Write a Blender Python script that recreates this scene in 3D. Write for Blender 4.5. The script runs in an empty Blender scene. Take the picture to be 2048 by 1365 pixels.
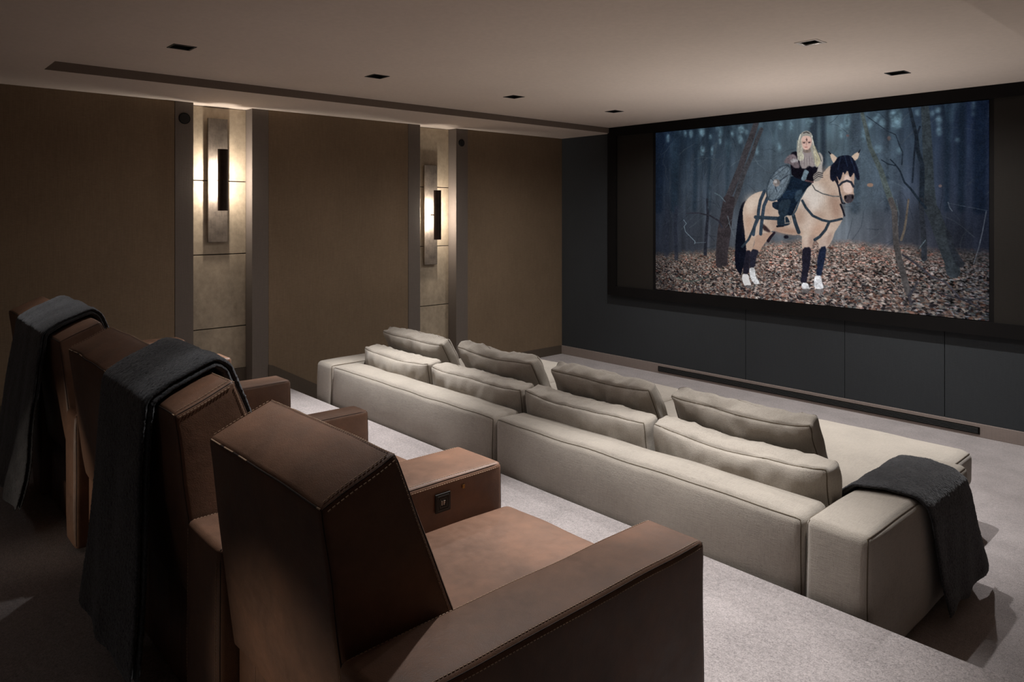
import bpy, bmesh, math, random
import numpy as np
from mathutils import Vector, noise as mnoise
random.seed(7)
rng = np.random.default_rng(11)
R = math.radians
scene = bpy.context.scene
C = scene.collection

# ------------------------------------------------------------------ camera
CAM_Z = 1.709
cam_d = bpy.data.cameras.new('camera')
cam_d.sensor_width = 36.0
cam_d.lens = 36.0 * 1448.0 / 2048.0
cam_d.shift_y = -(682.5 - 425.0) / 2048.0
cam_d.clip_start = 0.05
cam = bpy.data.objects.new('camera', cam_d); C.objects.link(cam)
cam.location = (0, 0, CAM_Z)
cam.rotation_euler = (R(90), 0, R(47.8))
scene.camera = cam

# ------------------------------------------------------------------ world, exposure
w = bpy.data.worlds.new('world'); scene.world = w; w.use_nodes = True
w.node_tree.nodes['Background'].inputs['Color'].default_value = (0.0, 0.0, 0.0, 1)
w.node_tree.nodes['Background'].inputs['Strength'].default_value = 0.0
vs = scene.view_settings
vs.view_transform = 'Standard'; vs.look = 'None'; vs.exposure = 0.0; vs.gamma = 1.0
vs.use_curve_mapping = False
scene.display_settings.display_device = 'sRGB'

# ------------------------------------------------------------------ room dimensions (metres)
LX, FY = -6.09, 6.35            # left wall plane, front (screen) wall plane
RX, BY = 0.75, -1.9             # right wall, back wall
ZS, ZC = 2.60, 2.66             # soffit ring, raised ceiling field
PZ, PY = 0.25, 2.68             # platform height and its front edge
CX0, CX1, CY0 = -5.30, -0.98, 0.87   # raised ceiling field
LAMPS = [(-4.36, 1.39), (-4.38, 2.70), (-4.40, 4.01), (-4.40, 5.29),
         (-1.89, 1.39), (-1.89, 2.58), (-1.88, 3.96), (-1.89, 5.26)]
REAR_FILLS = [(-4.4, -0.85), (-1.9, -0.85)]  # unseen fill spots added over the rear of the room, without fixtures
LAMP_W = [45, 310, 65, 30, 90, 255, 125, 60]         # beam
SPILL_W = [14, 16, 30, 60, 12, 14, 60, 110]           # wide soft spill of the same lamps
LAMP_ANGLE = [70, 62, 52, 80, 66, 62, 50, 80]
LAMP_AIM_Y = [0, -0.50, 0.1, 0, 0, -0.38, 0.15, 0]     # how far each beam is tipped along the room, at floor level
WARM = (1.0, 0.975, 0.95)
HALF = 0.0575

def spot(name, loc, power, col, ang, blend=0.6, rad=0.02, target=None):
    d = bpy.data.lights.new(name, 'SPOT'); d.energy = power; d.color = col
    d.spot_size = R(ang); d.spot_blend = blend; d.shadow_soft_size = rad
    o = bpy.data.objects.new(name, d); C.objects.link(o); o.location = loc
    if target is not None:
        v = Vector(target) - Vector(loc); o.rotation_euler = v.to_track_quat('-Z', 'Y').to_euler()
    return o
for (x, y), p, a, ty in zip(LAMPS, LAMP_W, LAMP_ANGLE, LAMP_AIM_Y):
    spot('downlight_beam', (x, y, ZC + 0.03), p, WARM, a, 0.7, 0.012, (x, y + ty, 0))
for (x, y), p in zip(LAMPS, SPILL_W):
    spot('downlight_spill', (x, y, ZC - 0.006), p, WARM, 160, 1.0, 0.02)
for (x, y) in REAR_FILLS:
    spot('rear_room_fill', (x, y, ZS - 0.006), 3, WARM, 150, 1.0, 0.02)

# added floor fill, hidden past the chaise seats, washing the ceiling before the screen
d = bpy.data.lights.new('ceiling_fill', 'AREA'); d.shape = 'RECTANGLE'; d.size = 1.0; d.size_y = 0.04; d.energy = 10; d.color = (1.0, 0.95, 0.93); d.spread = R(100)
o = bpy.data.objects.new('ceiling_fill', d); C.objects.link(o); o.location = (-2.55, 5.05, 0.052); o.rotation_euler = (R(180), 0, 0)
# two added fill spots at the back wall, for glow on the leather seats
for x, z, p in ((-1.52, 0.42, 80.0), (-3.62, 0.42, 80.0)):
    spot('rear_seat_fill', (x, BY + 0.02, z), p, (1.0, 0.86, 0.7), 20, 1.0, 0.02, (x, 0.72, z + 0.13))

# ------------------------------------------------------------------ helpers
def lin(c):
    c = np.asarray(c, float) / 255.0
    return np.where(c <= 0.04045, c / 12.92, ((c + 0.055) / 1.055) ** 2.4)
def lc(r, g, b):
    v = lin((r, g, b)); return (float(v[0]), float(v[1]), float(v[2]), 1.0)

def tag(o, label=None, cat=None, group=None, kind=None):
    if label: o['label'] = label
    if cat: o['category'] = cat
    if group: o['group'] = group
    if kind: o['kind'] = kind
    return o

def mesh_obj(name, V, F, mat=None, parent=None, smooth=False, loc=None):
    me = bpy.data.meshes.new(name)
    me.from_pydata([tuple(map(float, v)) for v in V], [], [tuple(int(i) for i in f) for f in F])
    if mat: me.materials.append(mat)
    if smooth: me.polygons.foreach_set('use_smooth', [True] * len(me.polygons))
    me.update()
    o = bpy.data.objects.new(name, me); C.objects.link(o)
    if parent: o.parent = parent
    if loc: o.location = loc
    return o

def empty(name, loc=(0, 0, 0), rz=0):
    o = bpy.data.objects.new(name, None); C.objects.link(o)
    o.empty_display_size = 0.1; o.location = loc; o.rotation_euler = (0, 0, rz)
    return o

class MB:
    def __init__(s): s.V = []; s.F = []
    def add(s, V, F):
        n = len(s.V); s.V += [tuple(v) for v in V]; s.F += [tuple(i + n for i in f) for f in F]; return s
    def box(s, x0, x1, y0, y1, z0, z1):
        V = [(x0,y0,z0),(x1,y0,z0),(x1,y1,z0),(x0,y1,z0),(x0,y0,z1),(x1,y0,z1),(x1,y1,z1),(x0,y1,z1)]
        F = [(3,2,1,0),(4,5,6,7),(0,1,5,4),(1,2,6,5),(2,3,7,6),(3,0,4,7)]
        return s.add(V, F)
    def prism_x(s, x0, x1, prof):       # prof: list of (y,z) counter-clockwise seen from +x
        n = len(prof)
        V = [(x0, y, z) for y, z in prof] + [(x1, y, z) for y, z in prof]
        F = [tuple(range(n))[::-1], tuple(range(n, 2 * n))]
        F += [(i, (i + 1) % n, n + (i + 1) % n, n + i) for i in range(n)]
        return s.add(V, F)
    def tube(s, pts, r, n=6, closed=False):
        P = [Vector(p) for p in pts]; m = len(P); V = []; F = []
        prev = None
        for i in range(m):
            if closed: t = (P[(i + 1) % m] - P[i - 1])
            else: t = P[min(i + 1, m - 1)] - P[max(i - 1, 0)]
            t = t.normalized() if t.length > 1e-9 else Vector((0, 0, 1))
            if prev is None:
                a = t.orthogonal().normalized()
            else:
                a = prev - t * prev.dot(t)
                a = a.normalized() if a.length > 1e-6 else t.orthogonal().normalized()
            prev = a; b = t.cross(a)
            for k in range(n):
                an = math.tau * k / n
                V.append(P[i] + (a * math.cos(an) + b * math.sin(an)) * r)
        for i in range(m if closed else m - 1):
            j = (i + 1) % m
            for k in range(n):
                F.append((i*n+k, i*n+(k+1)%n, j*n+(k+1)%n, j*n+k))
        if not closed:
            F.append(tuple(range(n))[::-1]); F.append(tuple((m-1)*n+k for k in range(n)))
        return s.add(V, F)
    def cyl(s, c, r, h, axis='z', n=32, r2=None):
        r2 = r if r2 is None else r2
        V = []
        for e, rr in ((-h/2, r), (h/2, r2)):
            for k in range(n):
                a = math.tau*k/n; u, v = rr*math.cos(a), rr*math.sin(a)
                if axis == 'z': V.append((c[0]+u, c[1]+v, c[2]+e))
                elif axis == 'x': V.append((c[0]+e, c[1]+u, c[2]+v))
                else: V.append((c[0]+v, c[1]+e, c[2]+u))
        F = [(k, (k+1)%n, n+(k+1)%n, n+k) for k in range(n)]
        F += [tuple(range(n))[::-1], tuple(range(n, 2*n))]
        return s.add(V, F)
    def build(s, name, mat, parent=None, bevel=0, seg=2, smooth=False, loc=None):
        o = mesh_obj(name, s.V, s.F, mat, parent, smooth, loc)
        if bevel:
            bm = bmesh.new(); bm.from_mesh(o.data)
            bmesh.ops.bevel(bm, geom=[e for e in bm.edges if e.calc_face_angle(0) > 0.5], offset=bevel, segments=seg, affect='EDGES', profile=0.5, clamp_overlap=True)
            for f in bm.faces: f.smooth = True
            bm.to_mesh(o.data); bm.free()
            m = o.modifiers.new('wn', 'WEIGHTED_NORMAL'); m.keep_sharp = False
        return o

# --- soft rounded boxes (upholstery): every point of a box surface goes through S.map
class Soft:
    def __init__(s, L, r, B=(0, 0, 0), warp=None, namp=0.0, nscale=3.0, seed=0.0, wr=0.0, wrs=9.0):
        s.L = np.array(L, float); s.r = r; s.B = np.array(B, float); s.warp = warp
        s.namp = namp; s.ns = nscale; s.seed = seed; s.wr = wr; s.wrs = wrs
    def map(s, P):
        P = np.asarray(P, float); h = s.L / 2
        q = P / h
        inner = np.clip(P, -(h - s.r), h - s.r)
        d = P - inner; n = np.linalg.norm(d, axis=1, keepdims=True)
        out = inner + np.where(n > 1e-9, d / np.maximum(n, 1e-9), 0) * s.r
        for a in range(3):
            b, c = [k for k in range(3) if k != a]
            out[:, a] += s.B[a] * np.sign(q[:, a]) * np.abs(q[:, a])**3 * (1 - q[:, b]**4) * (1 - np.abs(q[:, c])**3)
        if s.namp or s.wr:
            disp = np.empty_like(out)
            for i, p in enumerate(out):
                v = Vector(p) * s.ns + Vector((s.seed, s.seed * 1.7, -s.seed))
                nv = mnoise.noise_vector(v)
                w2 = 0.0
                if s.wr:
                    vv = Vector((p[0] * s.wrs, p[1] * s.wrs, p[2] * s.wrs * 0.55)) + Vector((s.seed * 3.1, 2.0, s.seed))
                    w2 = -abs(mnoise.noise(vv)) ** 0.8
                    w2 += 0.5 * mnoise.noise(vv * 2.3)
                dirn = Vector(d[i]).normalized() if n[i] > 1e-9 else Vector((0, 0, 0))
                disp[i] = np.array(nv) * s.namp + np.array(dirn) * (w2 * s.wr)
            out = out + disp
        if s.warp is not None: out = s.warp(out, q)
        return out
    def samples(s, a, step):
        h = s.L[a] / 2; k = h - s.r
        n = max(2, int(round(2 * k / step)))
        inn = np.linspace(-k, k, n + 1)
        th = np.array([0.35, 0.7, 1.0]) * (math.pi / 4)
        e = k + s.r * np.tan(th)
        return np.concatenate([-e[::-1], inn, e])
    def grid(s, step=0.04):
        V = []; F = []; ax = [s.samples(a, step) for a in range(3)]
        for a in range(3):
            b, c = (a + 1) % 3, (a + 2) % 3
            for sg in (-1, 1):
                B_, C_ = np.meshgrid(ax[b], ax[c], indexing='ij')
                P = np.zeros(B_.shape + (3,)); P[..., a] = sg * s.L[a] / 2; P[..., b] = B_; P[..., c] = C_
                nb, nc = B_.shape; off = len(V)
                V += [tuple(p) for p in P.reshape(-1, 3)]
                for i in range(nb - 1):
                    for j in range(nc - 1):
                        q = (off+i*nc+j, off+(i+1)*nc+j, off+(i+1)*nc+j+1, off+i*nc+j+1)
                        F.append(q if sg > 0 else q[::-1])
        V = np.array(V); key = np.round(V, 6)
        _, idx, inv = np.unique(key, axis=0, return_index=True, return_inverse=True)
        inv = np.asarray(inv).reshape(-1)
        return V[idx], [tuple(int(inv[i]) for i in f) for f in F]
    def build(s, name, mat, parent=None, step=0.04, loc=None):
        V, F = s.grid(step)
        return mesh_obj(name, s.map(V), F, mat, parent, True, loc)
    def edge_loop(s, a, sg, step=0.03, inset=0.0):
        b, c = (a + 1) % 3, (a + 2) % 3
        hb, hc = s.L[b]/2 - inset, s.L[c]/2 - inset
        pts = []
        nb = max(4, int(2*hb/step)); nc = max(4, int(2*hc/step)); cr = min(s.r*0.9, 0.03)
        def seg(p, q, n):
            for t in np.linspace(0, 1, n, endpoint=False): pts.append((p[0]+(q[0]-p[0])*t, p[1]+(q[1]-p[1])*t))
        seg((-hb, -hc), (hb, -hc), nb); seg((hb, -hc), (hb, hc), nc); seg((hb, hc), (-hb, hc), nb); seg((-hb, hc), (-hb, -hc), nc)
        P = np.zeros((len(pts), 3)); P[:, a] = sg * s.L[a]/2
        P[:, b] = [p[0] for p in pts]; P[:, c] = [p[1] for p in pts]
        return s.map(P)

# ------------------------------------------------------------------ materials
def nt(name):
    m = bpy.data.materials.new(name); m.use_nodes = True
    t = m.node_tree; return m, t, t.nodes['Principled BSDF'], t.nodes.new('ShaderNodeTexCoord')
def mth(t, op, a, b=None, clamp=False):
    n = t.nodes.new('ShaderNodeMath'); n.operation = op; n.use_clamp = clamp
    for i, x in enumerate((a, b)):
        if x is None: continue
        if isinstance(x, (int, float)): n.inputs[i].default_value = x
        else: t.links.new(x, n.inputs[i])
    return n.outputs[0]
def noise_n(t, vec, scale, detail=3, rough=0.5, sc3=None):
    if sc3:
        mp = t.nodes.new('ShaderNodeMapping'); mp.inputs['Scale'].default_value = sc3; t.links.new(vec, mp.inputs[0]); vec = mp.outputs[0]
    n = t.nodes.new('ShaderNodeTexNoise'); n.inputs['Scale'].default_value = scale; n.inputs['Detail'].default_value = detail
    n.inputs['Roughness'].default_value = rough; t.links.new(vec, n.inputs['Vector']); return n.outputs[0]
def ramp(t, fac, stops):
    n = t.nodes.new('ShaderNodeValToRGB'); t.links.new(fac, n.inputs[0])
    e = n.color_ramp.elements
    while len(e) < len(stops): e.new(0.5)
    for k, (p, c) in enumerate(stops): e[k].position = p; e[k].color = c
    return n.outputs[0]
def bump(t, b, h, strength, dist):
    n = t.nodes.new('ShaderNodeBump'); n.inputs['Strength'].default_value = strength; n.inputs['Distance'].default_value = dist
    t.links.new(h, n.inputs['Height']); t.links.new(n.outputs[0], b.inputs['Normal']); return n
def mulc(c, k): return (c[0]*k, c[1]*k, c[2]*k, 1)

def m_plain(name, col, rough=0.6, metal=0.0, spec=0.5):
    m, t, b, tc = nt(name)
    n = noise_n(t, tc.outputs['Object'], 6, 3)
    t.links.new(ramp(t, n, [(0.3, mulc(col, 0.9)), (0.7, mulc(col, 1.1))]), b.inputs['Base Color'])
    b.inputs['Roughness'].default_value = rough; b.inputs['Metallic'].default_value = metal
    b.inputs['Specular IOR Level'].default_value = spec
    return m
def m_leather(name, col):
    m, t, b, tc = nt(name); o = tc.outputs['Object']
    n1 = noise_n(t, o, 4.5, 5, 0.6); n2 = noise_n(t, o, 38, 3, 0.6)
    mix = mth(t, 'ADD', mth(t, 'MULTIPLY', n1, 0.8), mth(t, 'MULTIPLY', n2, 0.2))
    t.links.new(ramp(t, mix, [(0.32, mulc(col, 0.68)), (0.5, col), (0.68, (col[0]*1.35, col[1]*1.28, col[2]*1.22, 1))]), b.inputs['Base Color'])
    r = mth(t, 'MULTIPLY_ADD', n2, 0.22); r.node.inputs[2].default_value = 0.40
    t.links.new(r, b.inputs['Roughness'])
    v = t.nodes.new('ShaderNodeTexVoronoi'); v.inputs['Scale'].default_value = 420; t.links.new(o, v.inputs['Vector'])
    h = mth(t, 'ADD', mth(t, 'MULTIPLY', v.outputs['Distance'], 0.35), mth(t, 'MULTIPLY', noise_n(t, o, 26, 4, 0.6), 1.6))
    bump(t, b, h, 0.35, 0.0022)
    b.inputs['Specular IOR Level'].default_value = 0.45
    return m
def m_linen(name, col, dark=0.8, sc=1.0):
    m, t, b, tc = nt(name); o = tc.outputs['Object']
    a = noise_n(t, o, 1.0, 2, 0.6, (28*sc, 420*sc, 420*sc)); c = noise_n(t, o, 1.0, 2, 0.6, (420*sc, 420*sc, 26*sc)); e = noise_n(t, o, 1.0, 2, 0.6, (420*sc, 28*sc, 420*sc))
    s = mth(t, 'MULTIPLY', mth(t, 'ADD', mth(t, 'ADD', a, c), e), 0.3333)
    big = noise_n(t, o, 5, 3, 0.5)
    mix = mth(t, 'ADD', mth(t, 'MULTIPLY', s, 0.8), mth(t, 'MULTIPLY', big, 0.2))
    t.links.new(ramp(t, mix, [(0.36, mulc(col, dark*0.85)), (0.5, col), (0.64, mulc(col, 1.18))]), b.inputs['Base Color'])
    b.inputs['Roughness'].default_value = 0.92; b.inputs['Specular IOR Level'].default_value = 0.15
    b.inputs['Sheen Weight'].default_value = 0.25; b.inputs['Sheen Roughness'].default_value = 0.6
    bump(t, b, s, 0.6, 0.004)
    return m
def m_carpet(name, col):
    m, t, b, tc = nt(name); o = tc.outputs['Object']
    n1 = noise_n(t, o, 210, 3, 0.7); n2 = noise_n(t, o, 5, 4, 0.6); n3 = noise_n(t, o, 60, 3, 0.7)
    mix = mth(t, 'ADD', mth(t, 'ADD', mth(t, 'MULTIPLY', n1, 0.55), mth(t, 'MULTIPLY', n2, 0.2)), mth(t, 'MULTIPLY', n3, 0.25))
    t.links.new(ramp(t, mix, [(0.36, mulc(col, 0.5)), (0.5, col), (0.62, mulc(col, 1.4))]), b.inputs['Base Color'])
    b.inputs['Roughness'].default_value = 0.97; b.inputs['Specular IOR Level'].default_value = 0.05
    b.inputs['Sheen Weight'].default_value = 0.3
    bump(t, b, mth(t, 'ADD', n1, mth(t, 'MULTIPLY', n3, 0.6)), 0.9, 0.010)
    return m
def m_wallfabric(name, col, amp=0.10):
    m, t, b, tc = nt(name); o = tc.outputs['Object']
    a = noise_n(t, o, 1.0, 2, 0.6, (30, 30, 330)); c = noise_n(t, o, 1.0, 2, 0.6, (330, 330, 8)); big = noise_n(t, o, 1.6, 3, 0.5)
    s = mth(t, 'ADD', mth(t, 'MULTIPLY', mth(t, 'ADD', a, c), 0.35), mth(t, 'MULTIPLY', big, 0.3))
    t.links.new(ramp(t, s, [(0.35, mulc(col, 1-amp*2)), (0.65, mulc(col, 1+amp*2))]), b.inputs['Base Color'])
    b.inputs['Roughness'].default_value = 0.85; b.inputs['Specular IOR Level'].default_value = 0.2
    bump(t, b, mth(t, 'ADD', a, c), 0.35, 0.002)
    return m
def m_stone(name, col):
    m, t, b, tc = nt(name); o = tc.outputs['Object']
    n1 = noise_n(t, o, 3.0, 8, 0.72, (1, 1, 0.55)); n2 = noise_n(t, o, 24, 5, 0.7)
    mix = mth(t, 'ADD', mth(t, 'MULTIPLY', n1, 0.7), mth(t, 'MULTIPLY', n2, 0.3))
    t.links.new(ramp(t, mix, [(0.36, mulc(col, 0.66)), (0.5, col), (0.63, mulc(col, 1.3))]), b.inputs['Base Color'])
    b.inputs['Roughness'].default_value = 0.55
    bump(t, b, mix, 0.3, 0.004)
    return m
def m_bronze(name, col, rough=0.38):
    m, t, b, tc = nt(name); o = tc.outputs['Object']
    n1 = noise_n(t, o, 14, 6, 0.7); n2 = noise_n(t, o, 1, 3, 0.6, (300, 300, 12))
    mix = mth(t, 'ADD', mth(t, 'MULTIPLY', n1, 0.6), mth(t, 'MULTIPLY', n2, 0.4))
    t.links.new(ramp(t, mix, [(0.35, mulc(col, 0.6)), (0.65, mulc(col, 1.3))]), b.inputs['Base Color'])
    b.inputs['Metallic'].default_value = 0.85
    r = mth(t, 'MULTIPLY_ADD', n1, 0.25); r.node.inputs[2].default_value = rough - 0.08
    t.links.new(r, b.inputs['Roughness'])
    bump(t, b, n2, 0.15, 0.001)
    return m
def m_wool(name, col):
    m, t, b, tc = nt(name); o = tc.outputs['Object']
    n1 = noise_n(t, o, 170, 3, 0.75); n2 = noise_n(t, o, 14, 4, 0.65)
    mix = mth(t, 'ADD', mth(t, 'MULTIPLY', n1, 0.6), mth(t, 'MULTIPLY', n2, 0.4))
    t.links.new(ramp(t, mix, [(0.36, mulc(col, 0.45)), (0.5, col), (0.64, mulc(col, 1.9))]), b.inputs['Base Color'])
    b.inputs['Roughness'].default_value = 1.0; b.inputs['Specular IOR Level'].default_value = 0.02
    b.inputs['Sheen Weight'].default_value = 0.5; b.inputs['Sheen Roughness'].default_value = 0.5
    b.inputs['Sheen Tint'].default_value = (0.7, 0.72, 0.76, 1)
    bump(t, b, n1, 0.7, 0.004)
    return m
def m_emit(name, col, s):
    m = bpy.data.materials.new(name); m.use_nodes = True; t = m.node_tree; t.nodes.clear()
    e = t.nodes.new('ShaderNodeEmission'); o = t.nodes.new('ShaderNodeOutputMaterial')
    e.inputs[0].default_value = (*col[:3], 1); e.inputs[1].default_value = s; t.links.new(e.outputs[0], o.inputs[0]); return m

M_leather = m_leather('brown_leather', lc(109, 81, 65))
M_stitch = m_plain('tan_thread', lc(168, 142, 118), 0.7)
M_seam = m_plain('dark_seam', lc(46, 32, 26), 0.7)
M_linen = m_linen('natural_linen', lc(162, 154, 144))
M_pipe = m_linen('shaded_linen_piping', lc(92, 80, 64))  # same linen as the sofa, with the groove shade put into the colour
M_carpet = m_carpet('taupe_carpet', lc(182, 173, 173))
M_wall = m_wallfabric('olive_brown_fabric', lc(124, 106, 86))
M_ceil = m_wallfabric('taupe_ceiling_fabric', lc(213, 200, 188), 0.03)
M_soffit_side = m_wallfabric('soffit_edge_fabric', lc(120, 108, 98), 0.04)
M_pil = m_wallfabric('charcoal_brown_laminate', lc(108, 99, 92), 0.05)
M_stone = m_stone('parchment_stone', lc(158, 144, 124))
M_black = m_wallfabric('black_acoustic_cloth', lc(55, 58, 61), 0.06)
M_frame = m_plain('matt_black_frame', lc(17, 15, 15), 0.8, 0, 0.15)
M_mask = m_wallfabric('dark_masking_cloth', lc(36, 33, 30), 0.05)
M_skirt = m_wallfabric('taupe_skirting', lc(140, 128, 122), 0.05)
M_skirt2 = m_wallfabric('dark_brown_skirting', lc(88, 78, 68), 0.05)
M_grille = m_plain('dark_grille', lc(50, 52, 52), 0.5)
M_gap = m_plain('shadow_gap', lc(14, 11, 9), 0.9, 0, 0.1)
M_bronze = m_bronze('aged_bronze', lc(128, 118, 108), 0.52)
M_bronze_dark = m_bronze('dark_bronze', lc(58, 48, 42), 0.5)
M_wool = m_wool('charcoal_wool', lc(52, 52, 54))
M_can = m_plain('black_housing', lc(16, 15, 15), 0.6)
M_trimw = m_plain('pale_metal_trim', lc(205, 198, 190), 0.4, 0.2)
M_brass = m_plain('brass', lc(150, 112, 62), 0.35, 0.9)
M_lens = m_emit('lamp_lens', (1.0, 0.9, 0.8), 0.25)

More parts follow.
